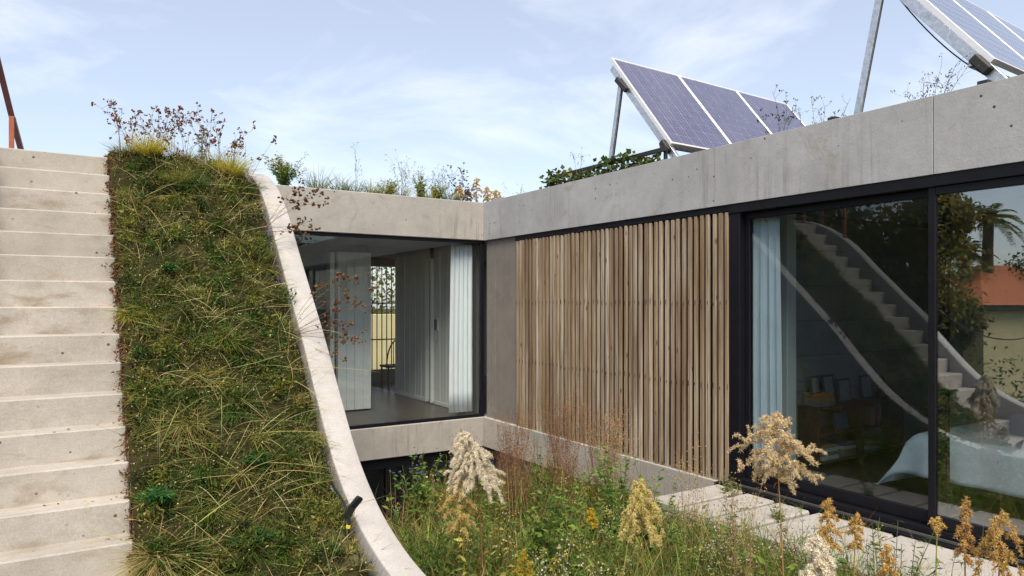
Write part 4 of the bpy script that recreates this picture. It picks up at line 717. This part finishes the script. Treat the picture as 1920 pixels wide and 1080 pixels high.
ms_, ml_ = MB(), MB()
for i in range(210):
    x = rng.uniform(2.0, 4.2); y = rng.uniform(2.0, 5.2); hh = rng.uniform(.42, .78)*(0.85 if x > 3.4 else 1.0); tp = np.array([rng.normal(0, .08), rng.normal(0, .08), hh]); p = curve((0, 0, 0), tp, rng.normal(0, .02, 3), 7) + np.array([x, y, -.32]); tube(ms_, p, .003, .0012, jit((0.09, 0.11, 0.03), 1)[0], 4)
    k = 26; tl = rng.uniform(.15, 1, k); q = np.stack([np.interp(tl, np.linspace(0, 1, 7), p[:, j]) for j in range(3)], 1); d = rng.normal(0, 1, (k, 3)); d[:, 2] = rng.uniform(-.2, .9, k); slim = i % 2; cc_ = pick([(0.08, 0.16, 0.028), (0.14, 0.23, 0.04), (0.22, 0.28, 0.05), (0.30, 0.28, 0.06)], 1)[0]
    leaves(ml_, q, d, rng.uniform(.03, .07, k), rng.uniform(.006, .012, k) if slim else rng.uniform(.014, .028, k), jit(cc_, k, .22))
    if i % 6 == 0: k = 26; blobs(ml_, p[-1] + rng.normal(0, .028, (k, 3)), rng.uniform(.003, .007, k), jit(pick([(0.55, 0.50, 0.34), (0.50, 0.38, 0.06)], k), k, .2))
herb = tag(ms_.build('tall_herbs', M['stem']), 'tall mixed wild herbs growing between the plumes of the garden bed', 'undergrowth', None, 'stuff'); tag(ml_.build('leaves', M['veg'], herb), kind='stuff')

CREAM = [(0.78, 0.70, 0.54), (0.70, 0.60, 0.43), (0.82, 0.75, 0.62)]; TAN = [(0.68, 0.54, 0.33), (0.60, 0.45, 0.24), (0.72, 0.60, 0.40)]; OCH = [(0.58, 0.38, 0.12), (0.64, 0.46, 0.18), (0.50, 0.30, 0.08)]; YCR = [(0.70, 0.60, 0.36), (0.60, 0.48, 0.10), (0.66, 0.55, 0.20)]; YLW = [(0.55, 0.40, 0.03), (0.48, 0.36, 0.04)]
goldenrod('large cream plume with a nodding tip in front of the rear beam', (2.10, 3.76, 0.90), 1.24, 0.31, 0.27, CREAM, (-0.05, 0.05), -0.07, 40, arch=.8, fl=2.4, fr=0.0062)
goldenrod('smaller tan plume with yellow base left of the large cream plume', (1.99, 3.78, 0.60), 0.92, 0.30, 0.20, [(0.62, 0.48, 0.28), (0.55, 0.42, 0.14), (0.5, 0.38, 0.06)], (-0.05, 0.05), 0.0, 16, stemcol=(0.25, 0.20, 0.03), arch=.6)
goldenrod('cream and yellow plume shaped like a tent in front of the stepping slabs', (2.37, 2.58, 0.83), 1.15, 0.28, 0.19, YCR, (0.0, 0.02), 0.0, 28, arch=.75, stemcol=(0.20, 0.14, 0.03))
goldenrod('tall tan plume with arching branches in front of the glass doors', (2.72, 2.08, 1.18), 1.5, 0.34, 0.30, TAN, (-0.05, 0.02), 0.0, 30, arch=.45, fl=1.1, stemcol=(0.30, 0.17, 0.06))
goldenrod('orange-tan upright plume below the tall tan one', (2.76, 1.83, 0.85), 1.17, 0.22, 0.10, OCH, (0.02, 0.0), 0.0, 16, stemcol=(0.28, 0.16, 0.04))
goldenrod('small hooked orange plume right of the upright orange-tan one', (2.93, 1.82, 0.76), 1.08, 0.16, 0.08, OCH, (0.04, 0.0), 0.02, 12, stemcol=(0.25, 0.17, 0.05))
goldenrod('fluffy cream plume at the bottom edge of the frame', (2.02, 1.38, 0.95), 1.27, 0.34, 0.13, CREAM, (0.0, 0.0), 0.0, 34, arch=.8, fl=2.0, fr=0.006)
goldenrod('narrow orange plume among the dark green needles at the bottom', (2.38, 1.36, 0.86), 1.18, 0.26, 0.075, OCH, (0.0, 0.0), 0.0, 16, arch=.75, fl=1.0)
goldenrod('thin green stem with a hooked brown tip before the door mullion', (2.92, 1.48, 0.83), 1.15, 0.05, 0.06, OCH, (0.01, 0.0), 0.03, 5, stemcol=(0.20, 0.20, 0.03), leafpal=[(0.12, 0.14, 0.02)])
goldenrod('slender brown plume with a crooked top before the right glass door', (3.02, 1.42, 0.91), 1.23, 0.26, 0.06, [(0.48, 0.28, 0.09), (0.56, 0.36, 0.14)], (0.05, 0.0), 0.025, 14, arch=.9)
goldenrod('branching orange plume at the right edge of the frame', (3.04, 1.29, 0.89), 1.21, 0.24, 0.15, OCH, (0.0, 0.0), 0.0, 14, arch=.9, fl=.9, fr=.005)
goldenrod('small deep yellow goldenrod at the bottom left of the garden bed', (2.33, 3.55, 0.20), 0.5, 0.17, 0.10, YLW, nbr=14, stemcol=(0.10, 0.13, 0.03), leafpal=[(0.08, 0.13, 0.03)])
goldenrod('tiny yellow goldenrod among grass in the middle of the bed', (2.66, 3.32, 0.46), 0.76, 0.12, 0.08, YLW, nbr=9, stemcol=(0.10, 0.13, 0.03), leafpal=[(0.10, 0.15, 0.03)])
goldenrod('yellow-topped stem beside the fluffy cream plume', (2.22, 1.42, 0.72), 1.04, 0.16, 0.07, YLW, nbr=9, stemcol=(0.16, 0.18, 0.03), leafpal=[(0.2, 0.2, 0.04)])
goldenrod('buff plume at the bottom below the tent-shaped plume', (2.06, 2.02, 0.52), 0.84, 0.16, 0.12, TAN, nbr=12)
goldenrod('brown spent flower spike in front of the white asters', (2.2, 2.28, 0.48), 0.8, 0.16, 0.08, [(0.25, 0.13, 0.06), (0.32, 0.18, 0.08)], nbr=8)
LG = [(0.07, 0.15, 0.026), (0.13, 0.23, 0.04), (0.20, 0.28, 0.05)]
PUR = ([(0.13, 0.11, 0.30), (0.18, 0.15, 0.36)], 5, 0.008, 0.25)
for lab, b, st, hh, sp_, lL, lW, fl in (('salvia with purple flower spikes beside the void under the window', (2.55, 5.52, -0.32), 16, 0.78, 0.30, 0.055, 0.030, PUR), ('second purple salvia, nearer the large cream plume', (2.85, 5.25, -0.32), 14, 0.70, 0.26, 0.055, 0.030, PUR),
        ('leafy green plant right of the large cream plume', (2.70, 3.85, -0.32), 12, 0.84, 0.24, 0.075, 0.034, None), ('upright green plant against the timber shutter, left of two', (3.32, 3.92, -0.32), 9, 0.96, 0.12, 0.070, 0.030, None), ('upright green plant against the timber shutter, right of two', (3.42, 3.66, -0.32), 8, 0.98, 0.12, 0.070, 0.030, None),
        ('dense green plant under the two upright ones', (3.25, 4.25, -0.32), 14, 0.72, 0.34, 0.065, 0.030, None), ('broad-leaved green plant low in the middle of the bed', (2.58, 3.35, -0.32), 9, 0.52, 0.22, 0.095, 0.045, None), ('green plant below the tan plume with the yellow base', (2.3, 4.1, -0.32), 10, 0.42, 0.24, 0.06, 0.03, None),
        ('green plant at the near left corner beside the coping foot', (2.02, 4.4, -0.32), 12, 0.40, 0.22, 0.05, 0.014, None), ('light green plant in front of the stepping slab ends', (3.75, 3.4, -0.32), 12, 0.42, 0.24, 0.05, 0.012, None), ('bushy green plant at the ends of the third and fourth slabs', (3.9, 3.05, -0.32), 14, 0.56, 0.30, 0.05, 0.012, None), ('bushy light green plant at the near end of the path', (3.95, 2.35, -0.32), 14, 0.54, 0.32, 0.05, 0.012, None), ('tall light green plant right of the reddish grass', (3.7, 4.25, -0.32), 12, 0.92, 0.26, 0.06, 0.026, None), ('light green plant under the far end of the shutter', (3.6, 5.2, -0.32), 12, 0.74, 0.26, 0.06, 0.026, None), ('green plant growing between the fourth slab and the glass door', (4.72, 3.55, -0.12), 7, 0.28, 0.16, 0.04, 0.010, None), ('green plant at the first slab by the door frame', (4.98, 4.28, -0.12), 8, 0.26, 0.14, 0.04, 0.012, None)):
    leafy_plant('leafy_plant', lab, b, st, hh, sp_, lL, lW, LG, 30, 'plant', 'leafy plants in the garden bed', flowers=fl)
WH = ([(0.50, 0.46, 0.32), (0.42, 0.38, 0.22), (0.58, 0.56, 0.46)], 16, 0.007, 0.3)
for lab, b, st, hh, sp_ in (('clump of tiny white asters at the bottom centre', (2.06, 2.75, -0.32), 22, 0.80, 0.20), ('white aster clump right of the bottom centre one', (2.22, 2.52, -0.32), 20, 0.74, 0.20), ('white asters below the tent-shaped plume', (2.45, 2.35, -0.32), 18, 0.66, 0.22), ('white asters overhanging the third stepping slab', (3.55, 3.10, -0.32), 16, 0.60, 0.25), ('sparse white asters beside the door base', (3.62, 2.45, -0.32), 12, 0.82, 0.28), ('white asters left of the dark green needles', (2.75, 1.68, -0.32), 16, 0.84, 0.16), ('white asters at the edge of the concrete path', (3.4, 1.95, -0.32), 14, 0.76, 0.24), ('white asters in front of the fourth and fifth slabs', (3.85, 2.75, -0.32), 16, 0.66, 0.26), ('low white asters at the near corner of the first slab', (4.0, 3.75, -0.32), 14, 0.48, 0.22)):
    leafy_plant('aster', lab, b, st, hh, sp_, 0.035, 0.008, [(0.07, 0.12, 0.03), (0.12, 0.17, 0.04)], 22, 'aster', 'white asters in the garden bed', flowers=WH)
for lab, b, st, hh in (('dark green needle-leaved bush at the bottom right of the bed', (2.98, 1.70, -0.32), 34, 1.06), ('needle-leaved bush left of the larger dark green one', (2.80, 1.95, -0.32), 22, 0.88), ('small needle-leaved bush at the path edge on the far right', (3.35, 1.42, -0.32), 14, 0.80)):
    leafy_plant('needle_bush', lab, b, st, hh, 0.20, 0.055, 0.0075, [(0.035, 0.085, 0.03), (0.06, 0.12, 0.04), (0.09, 0.15, 0.05)], 60, 'bush', 'needle-leaved bushes', bare=.4)
def panicle(label, base, n, h, spread, pal, airy=44, group='tall dry grasses along the wing'):
    root = empty('panicle_grass', base, label, 'grass', group); ms, mh = MB(), MB(); n = int(n*1.7) if n > 10 else n; a = rng.uniform(0, 6.283, n*3)
    blades(ms, rng.normal(0, .03, (n*3, 3))*[1, 1, 0], rng.uniform(h*.4, h*.7, n*3), rng.uniform(.004, .007, n*3), a, rng.uniform(0, .45, n*3), rng.uniform(.1, .6, n*3), jit(pick([(0.10, 0.14, 0.03), (0.24, 0.14, 0.06), (0.30, 0.20, 0.08), (0.16, 0.08, 0.04)], n*3), n*3, .2))
    for i in range(n):
        an = rng.uniform(0, 6.283); tp = np.array([math.cos(an)*spread*rng.random(), math.sin(an)*spread*rng.random(), h*rng.uniform(.75, 1.05)]); p = curve((0, 0, 0), tp, rng.normal(0, .02, 3), 8); c_ = jit(pick(pal, 1), 1)[0]; tube(ms, p, .0018, .0009, c_, 3)
        t0 = rng.uniform(.55, 1, airy); o = np.stack([np.interp(t0, np.linspace(0, 1, 8), p[:, k]) for k in range(3)], 1); e = o + rng.normal(0, .035, (airy, 3)) + [0, 0, .02]
        for q0, q1 in zip(o[::2], e[::2]): tube(ms, np.stack([q0, q1]), .0007, .0005, c_, 3, False)
        blobs(mh, e, rng.uniform(.003, .006, airy), jit(pick(pal, airy), airy, .25))
    tag(ms.build('stems', M['dry'], root), kind='stuff'); tag(mh.build('panicles', M['dry'], root), kind='stuff'); return root
RB = [(0.26, 0.13, 0.06), (0.34, 0.19, 0.09), (0.20, 0.09, 0.05)]; SB = [(0.40, 0.27, 0.13), (0.34, 0.22, 0.10), (0.45, 0.34, 0.18)]
for lab, b, n_, hh, sp_, pal in (('reddish airy grass at the corner of the two floor beams', (3.55, 5.60, -0.32), 16, 0.98, .28, RB), ('reddish airy grass left end of the shutter foot', (4.05, 5.50, -0.32), 18, 1.12, .30, RB), ('reddish airy grass under the middle of the shutter', (4.08, 4.95, -0.32), 18, 1.08, .28, RB), ('rust-coloured grass blades in front of the floor beam', (3.6, 4.85, -0.32), 14, 0.85, .22, RB), ('straw-coloured dry grass in front of the shutter, right part', (3.9, 4.55, -0.32), 14, 1.02, .26, SB),
        ('tall dry stalks rising past the first stepping slab', (3.35, 3.2, -0.32), 7, 1.10, .16, SB), ('dry branching stalks before the door frame', (3.62, 3.05, -0.32), 7, 0.98, .22, SB), ('brown dry stalks left of the tall tan plume', (2.95, 2.5, -0.32), 6, 0.95, .14, SB), ('brownish airy grass between salvia and leafy plant', (3.05, 4.75, -0.32), 14, 0.86, .24, RB), ('dry grass behind the large cream plume', (3.15, 5.75, -0.32), 14, 0.80, .25, RB)):
    panicle(lab, b, n_, hh, sp_, pal)
for i, (x, y) in enumerate(((2.05, 5.0), (2.25, 4.65), (2.45, 5.3), (2.9, 4.5), (3.1, 3.6), (2.55, 2.95), (3.55, 2.35), (2.15, 3.35))):
    grass_tuft('grass_tuft', ('wide-bladed green grass ' + ['beside the coping under the floor beam', 'just right of the coping foot', 'at the edge of the dark void', 'between the leafy plants', 'in the centre of the bed', 'under the tent-shaped plume', 'by the path under the tall tan plume', 'at the lower left of the bed'][i]), (x, y, -0.33), 90, 0.58 if y > 4 else 0.46, 0.5, GP, W=(0.007, 0.013), r=0.08, group='grass tufts in the garden bed')

mb = MB(); k = 70; st_ = rng.integers(-1, 14, k); q = np.stack([rng.uniform(-0.5, 0.34, k)**1.0, 4.793 + 0.205*st_ + rng.uniform(0.02, 0.19, k), 0.257 + 0.2*st_ + 0.006], 1); q[:, 0] = np.where(rng.random(k) < .55, 0.34 - rng.random(k)*.12, q[:, 0])
leaves(mb, q, rng.normal(0, 1, (k, 3))*[1, 1, .1], rng.uniform(.012, .03, k), rng.uniform(.006, .014, k), jit((0.16, 0.08, 0.035), k, .3), .15); tag(mb.build('fallen_leaves', M['dry']), 'small brown leaves lying on the treads of the staircase', 'leaf litter', None, 'stuff')
# ------------------------------------------------------------------ things indoors
def curtain(label, p, q, z0, z1, folds, depth, side):
    n = 120; t = np.linspace(0, 1, n); p, q = np.array(p, float), np.array(q, float); d = unit(q - p); nrm = np.array([-d[1], d[0]])
    mb = MB(); rows = 9; V = []
    for r_ in range(rows):
        f = r_/(rows - 1); flare = 1 + 0.10*(1 - f)
        off = depth*np.sin(2*np.pi*folds*t + 0.5*math.sin(3*f)) + 0.3*depth*np.sin(2*np.pi*folds*2.3*t + 1 + f)
        c_ = p + (q - p)*((t - side)*flare + side)[:, None] + nrm*(off*(0.75 + 0.35*(1 - f)))[:, None]; V.append(np.concatenate([c_, np.full((n, 1), z0 + (z1 - z0)*f)], 1))
    mb.add(np.concatenate(V), (0.7, 0.7, 0.75), None, [[r_*n + i, r_*n + i + 1, (r_ + 1)*n + i + 1, (r_ + 1)*n + i] for r_ in range(rows - 1) for i in range(n - 1)])
    o = mb.build('curtain', M['curtain']); o.modifiers.new('thick', 'SOLIDIFY').thickness = 0.004; return tag(o, label, 'curtain')
curtain('white curtain drawn to the right side of the rear window', (4.82, 9.30), (5.16, 9.27), 0.06, 2.55, 5, 0.011, 1.0)
curtain('pale blue-white curtain at the left end of the glass doors', (BX + 0.185, 4.39), (BX + 0.20, 4.08), 0.04, 2.55, 4, 0.02, 0.0)
ph = empty('intercom', (5.19, 10.49, 1.31), 'white wall intercom handset on the boarded wall behind the rear window', 'intercom'); bpy.context.view_layer.update()
sub(ph, box('base', (5.17, 10.46, 1.22), (5.198, 10.53, 1.42), M['white'], None, 0.006)); sub(ph, box('handset', (5.135, 10.475, 1.23), (5.165, 10.515, 1.41), M['dark_paint'], None, 0.01)); mb = MB(); tube(mb, poly([(5.16, 10.49, 1.22), (5.15, 10.46, 1.12), (5.15, 10.49, 1.08), (5.16, 10.52, 1.14), (5.17, 10.51, 1.22)], 16), .004, .004, (0.5, .5, .5), 5); sub(ph, mb.build('cord', M['white']))
ch = empty('bentwood_chair', (5.45, 12.9, 0.0), 'dark curved-back chair in the far room before the barred window', 'chair'); bpy.context.view_layer.update()
sub(ch, box('seat', (5.22, 12.7, 0.43), (5.66, 13.12, 0.47), M['shelf'], None, 0.01))
for x in (5.24, 5.61):
    for y in (12.72, 13.07): sub(ch, box('leg', (x, y, 0.0), (x + 0.03, y + 0.03, 0.43), M['shelf'], None, 0.004))
mb = MB(); a = np.linspace(0, np.pi, 16); tube(mb, np.stack([5.44 + 0.24*np.cos(a), np.full(16, 12.70), 0.46 + 0.52*np.sin(a)], 1), .014, .014, (0, 0, 0), 6)
for x in (5.34, 5.44, 5.54): tube(mb, np.array([(x, 12.70, .46), (x, 12.70, .93)]), .008, .008, (0, 0, 0), 5)
sub(ch, mb.build('backrest', M['shelf']))
bedr = empty('bed', (7.2, 2.4, 0.02), 'bed with a white cover hanging to the floor at one corner', 'bed'); bpy.context.view_layer.update()
sub(bedr, box('base', (6.35, 0.9, 0.10), (8.5, 3.30, 0.30), M['shelf'], None, 0.01)); sub(bedr, box('mattress', (6.30, 0.85, 0.301), (8.55, 3.34, 0.52), M['white'], None, 0.04))
for x, y in ((6.45, 1.0), (8.35, 1.0), (6.45, 3.15), (8.35, 3.15)): sub(bedr, box('leg', (x, y, 0.014), (x + 0.06, y + 0.06, 0.099), M['shelf'], None, 0.004))
nX, nY = 70, 76; X_, Y_ = np.meshgrid(np.linspace(5.95, 8.6, nX), np.linspace(0.7, 3.78, nY)); ex = np.maximum(6.30 - X_, 0); ey = np.maximum(Y_ - 3.34, 0); drop = np.hypot(ex, ey)
bx_ = np.maximum(X_, 6.30 - 0.05 - ex*0.16); by_ = np.minimum(Y_, 3.34 + 0.05 + ey*(0.25 + 0.35*np.clip(ex, 0, .3)/.3)); bz = 0.545 - np.minimum(drop*1.0, 0.50)*np.clip(1 + 0.0*ex, 0, 1) + 0.012*fnoise(X_, Y_, 2.4).reshape(X_.shape); wv = 0.020*np.sin(Y_*15 + 2*np.sin(Y_*4))*np.clip(ex/.3, 0, 1); bx_ = bx_ + wv; by_ = by_ + 0.02*np.sin(X_*14)*np.clip(ey/.3, 0, 1); bz = np.maximum(bz, 0.03)
mb = MB(); mb.add(np.stack([bx_.ravel(), by_.ravel(), bz.ravel()], 1), (0.7, .7, .7), None, [[j*nX + i, j*nX + i + 1, (j + 1)*nX + i + 1, (j + 1)*nX + i] for j in range(nY - 1) for i in range(nX - 1)]); cv = mb.build('cover', M['bed']); cv.modifiers.new('thick', 'SOLIDIFY').thickness = 0.01; sub(bedr, cv)
bs_ = empty('bookshelf', (7.15, 4.45, 0.02), 'low dark timber bookshelf against the bedroom wall', 'bookshelf'); bpy.context.view_layer.update()
for z in (0.05, 0.33, 0.60): sub(bs_, box('shelf', (6.42, 4.36, z), (7.92, 4.60, z + 0.025), M['shelf'], None, 0.003))
for x in (6.40, 7.16, 7.92): sub(bs_, box('side', (x, 4.35, 0.013), (x + 0.02, 4.598, 0.63 if x != 7.16 else 0.598), M['shelf'], None, 0.003))
bk = [plain('book_' + s_, c_, 0.7) for s_, c_ in (('white', (0.5, 0.5, 0.48)), ('grey', (0.2, 0.2, 0.21)), ('tan', (0.32, 0.22, 0.12)), ('red', (0.28, 0.07, 0.04)), ('blue', (0.07, 0.10, 0.18)), ('orange', (0.45, 0.18, 0.05)))]; bc = ['white', 'grey', 'tan', 'red', 'blue', 'orange']
pos_w = ['lowest', 'second', 'third', 'fourth', 'topmost']
for stack, (x, z, cs, where) in enumerate(((6.50, 0.0755, (0, 1, 0, 2), 'left stack on the bottom shelf'), (6.86, 0.0755, (1, 2, 0, 4), 'second stack on the bottom shelf'), (7.28, 0.0755, (1, 0, 2), 'right stack on the bottom shelf'), (6.45, 0.6255, (1, 2, 5), 'stack on top of the bookshelf'))):
    zz = z
    for i, k in enumerate(cs):
        th = rng.uniform(0.025, 0.045); w_ = rng.uniform(0.22, 0.28); xo = x + rng.uniform(-.01, .02); o = box('book', (xo, 4.37 + rng.uniform(0, .02), zz), (xo + w_, 4.57, zz + th), bk[k], None, 0.003); zz += th + 0.001
        tag(o, f'{bc[k]} book, {pos_w[i] if i < len(cs) - 1 else "topmost"} of the {where}', 'book', 'books in the bedroom')
for i, (x, k) in enumerate(((7.40, 2), (7.44, 5), (7.49, 3), (7.53, 1))):
    o = box('book', (x, 4.40, 0.3555), (x + 0.032, 4.58, 0.3555 + rng.uniform(.18, .225)), bk[k], None, 0.002); tag(o, f'{bc[k]} book standing upright on the middle shelf, {words[i]} from its left', 'book', 'books in the bedroom')
for x, y, w_, h_, z, lab in ((6.44, 4.46, 0.15, 0.19, 0.745, 'small dark framed picture on the stack of books'), (6.72, 4.50, 0.19, 0.30, 0.6255, 'tallest dark framed picture leaning on the bookshelf top'), (6.93, 4.47, 0.22, 0.25, 0.6255, 'dark framed picture right of the tallest one'), (7.40, 4.50, 0.20, 0.26, 0.6255, 'framed picture near the right end of the bookshelf top'), (6.75, 4.40, 0.24, 0.20, 0.3555, 'blue-grey picture standing on the middle shelf')):
    fr_ = empty('framed_picture', (x, y, z), lab, 'picture', 'framed pictures on the bookshelf'); o = link('frame', box_mesh('frame', (w_, 0.015, h_), M['dark_paint'], 0.002), fr_); o.rotation_euler.x = -0.12
    o2 = link('print', box_mesh('print', (w_ - 0.04, 0.003, h_ - 0.04), bk[4] if z < .5 else M['dim'], 0, (0.02, -0.0035, 0.02)), fr_); o2.rotation_euler.x = -0.12
mb = MB(); blobs(mb, np.array([[7.70, 4.47, 0.74], [7.70, 4.47, 0.82], [7.68, 4.46, 0.68]]), np.array([.05, .04, .055]), np.array([[0.13, .06, .04]]*3), True, .2); tag(mb.build('figurine', M['stem']), 'small brown figurine at the right end of the bookshelf top', 'figurine')

# ------------------------------------------------------------------ what the glass reflects: trees, palm and neighbour's house across the garden, trees behind the camera
def tree(label, base, h, cr, pal, nl=15000, leaf=0.23, group='trees across the garden', squash=0.85, trunk_r=0.16):
    root = empty('tree', base, label, 'tree', group); mt, mc = MB(), MB(); th = h*0.45; tube(mt, curve((0, 0, 0), (0.1, 0.1, th), (0.12, 0, 0), 8), trunk_r, trunk_r*.6, (0.07, 0.05, 0.035), 8)
    ncl = 70; cen = unit(rng.normal(0, 1, (ncl, 3)))*(rng.random((ncl, 1))**0.45)*cr*[1, 1, squash] + [0, 0, h - cr*squash]
    for c_ in cen[:16]: tube(mt, curve((0.1, 0.1, th*.9), c_*.92 + np.array([0, 0, -.1]), rng.normal(0, .15, 3), 6), .06, .012, (0.07, 0.05, 0.035), 5)
    i = rng.integers(0, ncl, nl); q = cen[i] + rng.normal(0, cr*.19, (nl, 3)); tone = rng.uniform(.65, 1.35, ncl)[i][:, None]
    leaves(mc, q, rng.normal(0, 1, (nl, 3)), rng.uniform(leaf*.6, leaf*1.2, nl), rng.uniform(leaf*.35, leaf*.6, nl), jit(pick(pal, nl), nl, .2)*tone)
    mt.build('trunk', M['bark'], root); tag(mc.build('crown', M['veg'], root), kind='stuff'); return root
TG = [(0.07, 0.09, 0.02), (0.11, 0.12, 0.025), (0.05, 0.07, 0.018)]; TY = [(0.16, 0.16, 0.03), (0.24, 0.18, 0.04), (0.10, 0.11, 0.025)]
for lab, (x, y), h_, cr, pal in (('dark broad tree reflected at the top of the left glass door', (-7.5, 18.5), 9.0, 3.3, TG), ('olive tree next to the broad dark one', (-10.5, 16.6), 9.5, 3.2, TG), ('yellowing tree reflected beside the door mullion', (-12.6, 14.2), 8.2, 2.8, TY), ('green tree reflected left of the palm', (-14.3, 12.6), 8.4, 1.0, TY), ('small yellow-green tree before the cream house', (-15.6, 13.0), 5.0, 1.0, TY), ('dark tree behind the red roof', (-25.5, 12.5), 7.2, 2.2, TG)):
    tree(lab, (x, y, -3.2), h_, cr, pal)
for lab, (x, y), h_, cr in (('first tree of the row behind the camera', (6.5, -24), 8.0, 3.0), ('second tree of the row behind the camera', (11, -25), 8.6, 3.3), ('third tree of the row behind the camera', (15.5, -23), 8.2, 3.2), ('fourth tree of the row behind the camera', (20, -24), 8.4, 3.3)):
    tree(lab, (x, y, -3.2), h_, cr, TG, 8000, .28, 'trees behind the camera')
tree('green-gold tree seen through the barred far window', (8.2, 22.5, -3.2), 6.4, 2.6, TY, 3600, .18, 'trees behind the house')
o = box('garden_wall', (3.0, 19.0, -3.19), (14.0, 19.25, 1.35), M['cream'], None, .01); tag(o, 'ochre garden wall seen through the barred far window', 'wall')
def palm(label, base, h, lf, n=34):
    root = empty('palm_tree', base, label, 'palm', 'palms across the garden'); mt, mc = MB(), MB(); tube(mt, curve((0, 0, 0), (0, 0, h), (0.1, 0, 0), 10), .26, .2, (0.10, 0.07, 0.045), 8); blobs(mt, np.array([[0, 0, h]]*10) + rng.normal(0, .14, (10, 3)), .22, jit((0.28, 0.13, 0.04), 10), True)
    for i in range(n):
        a = i*2.4; el = rng.uniform(-0.4, 1.3); t = np.linspace(0, 1, 12)[:, None]; hd = np.array([math.cos(a), math.sin(a), 0]); L = lf*rng.uniform(.8, 1.1); p = np.array([0, 0, h]) + hd*L*(math.cos(el)*t) + np.array([0, 0, 1])*L*(math.sin(el)*t - 0.65*t*t); tube(mc, p, .02, .006, (0.12, .13, .04), 3)
        m_ = 44; u_ = np.linspace(.12, 1, m_); q = np.stack([np.interp(u_, t[:, 0], p[:, k]) for k in range(3)], 1); sd = np.cross(hd, [0, 0, 1])*np.where(np.arange(m_) % 2, 1, -1)[:, None]; leaves(mc, q, sd + hd*.7 + [0, 0, -.25], .42*np.sin(np.pi*(.15 + .8*u_))*L/1.8, .05, jit(pick([(0.12, .16, .035), (.20, .22, .05)], m_), m_, .2), .2, .3)
    mt.build('trunk', M['bark'], root); tag(mc.build('crown', M['veg'], root), kind='stuff'); return root
palm('tall palm reflected in the right glass door', (-22.7, 14.6, -3.2), 8.5, 1.5); palm('shorter palm beside the tall one', (-21.9, 15.2, -3.2), 7.0, 1.4)
ho = empty('neighbour_house', (-19.1, 13.2, -3.2), 'cream neighbour house with a red tiled roof reflected in the right door', 'house', None, R(-159)); bpy.context.view_layer.update()
H = lambda name, lo, hi, mat: box(name, lo, hi, mat, ho, .01)
H('wall', (0, -6.5, 0), (7.5, 0, 4.62), M['cream']); H('fascia', (-0.35, -6.8, 4.60), (7.9, 0.35, 4.78), M['fascia'])
rf = bmesh.new(); q = [(-.4, .4, 4.781), (7.95, .4, 4.781), (7.95, -6.85, 4.781), (-.4, -6.85, 4.781), (3.0, -3.2, 6.5), (4.5, -3.2, 6.5)]; vs = [rf.verts.new(v) for v in q]
for f_ in ((0, 1, 5, 4), (1, 2, 5), (2, 3, 4, 5), (3, 0, 4), (3, 2, 1, 0)): rf.faces.new([vs[i] for i in f_])
bmesh.ops.recalc_face_normals(rf, faces=rf.faces[:]); me = bpy.data.meshes.new('roof'); rf.to_mesh(me); rf.free(); me.materials.append(M['tile']); link('roof', me, ho)
H('parapet_wall', (-2.6, -5.5, 0), (-0.02, -1.2, 5.6), M['cream']); w_ = H('window', (-2.3, -1.19, 2.9), (-0.7, -1.12, 4.1), M['dark_paint']); H('door', (2.0, .0, .01), (2.9, .06, 2.1), M['dark_paint'])
po = empty('utility_pole', (-4.4, 10.2, -3.2), 'wooden pole carrying a black cable out of frame', 'pole'); mb = MB(); tube(mb, [(0, 0, 0), (0, 0, 8.6)], .1, .07, (0.1, .07, .05), 8); mb.build('pole', M['bark'], po)
mb = MB(); tube(mb, curve((-4.4, 10.2, 5.2), (-16.9, 10.2, 0.9), (0, 0, -1.9), 24), .02, .02, (0, 0, 0), 6); tag(mb.build('power_cable', M['rubber']), 'black sagging cable reflected across the right glass door', 'cable')
mb = MB(); n = 9000; x = rng.uniform(-15, -4, n); y = rng.uniform(8.5, 15.5, n); q = np.stack([x, y, -3.2 + rng.random(n)*(2.2 + .9*np.sin(x*1.3) + .6*np.sin(y*2))], 1); leaves(mb, q, rng.normal(0, 1, (n, 3)), rng.uniform(.1, .24, n), rng.uniform(.04, .1, n), jit(pick(TG + LG, n), n, .25)); tag(mb.build('garden_shrubbery', M['veg']), 'green shrubbery of the garden beyond the stairs', 'shrubbery', None, 'stuff')
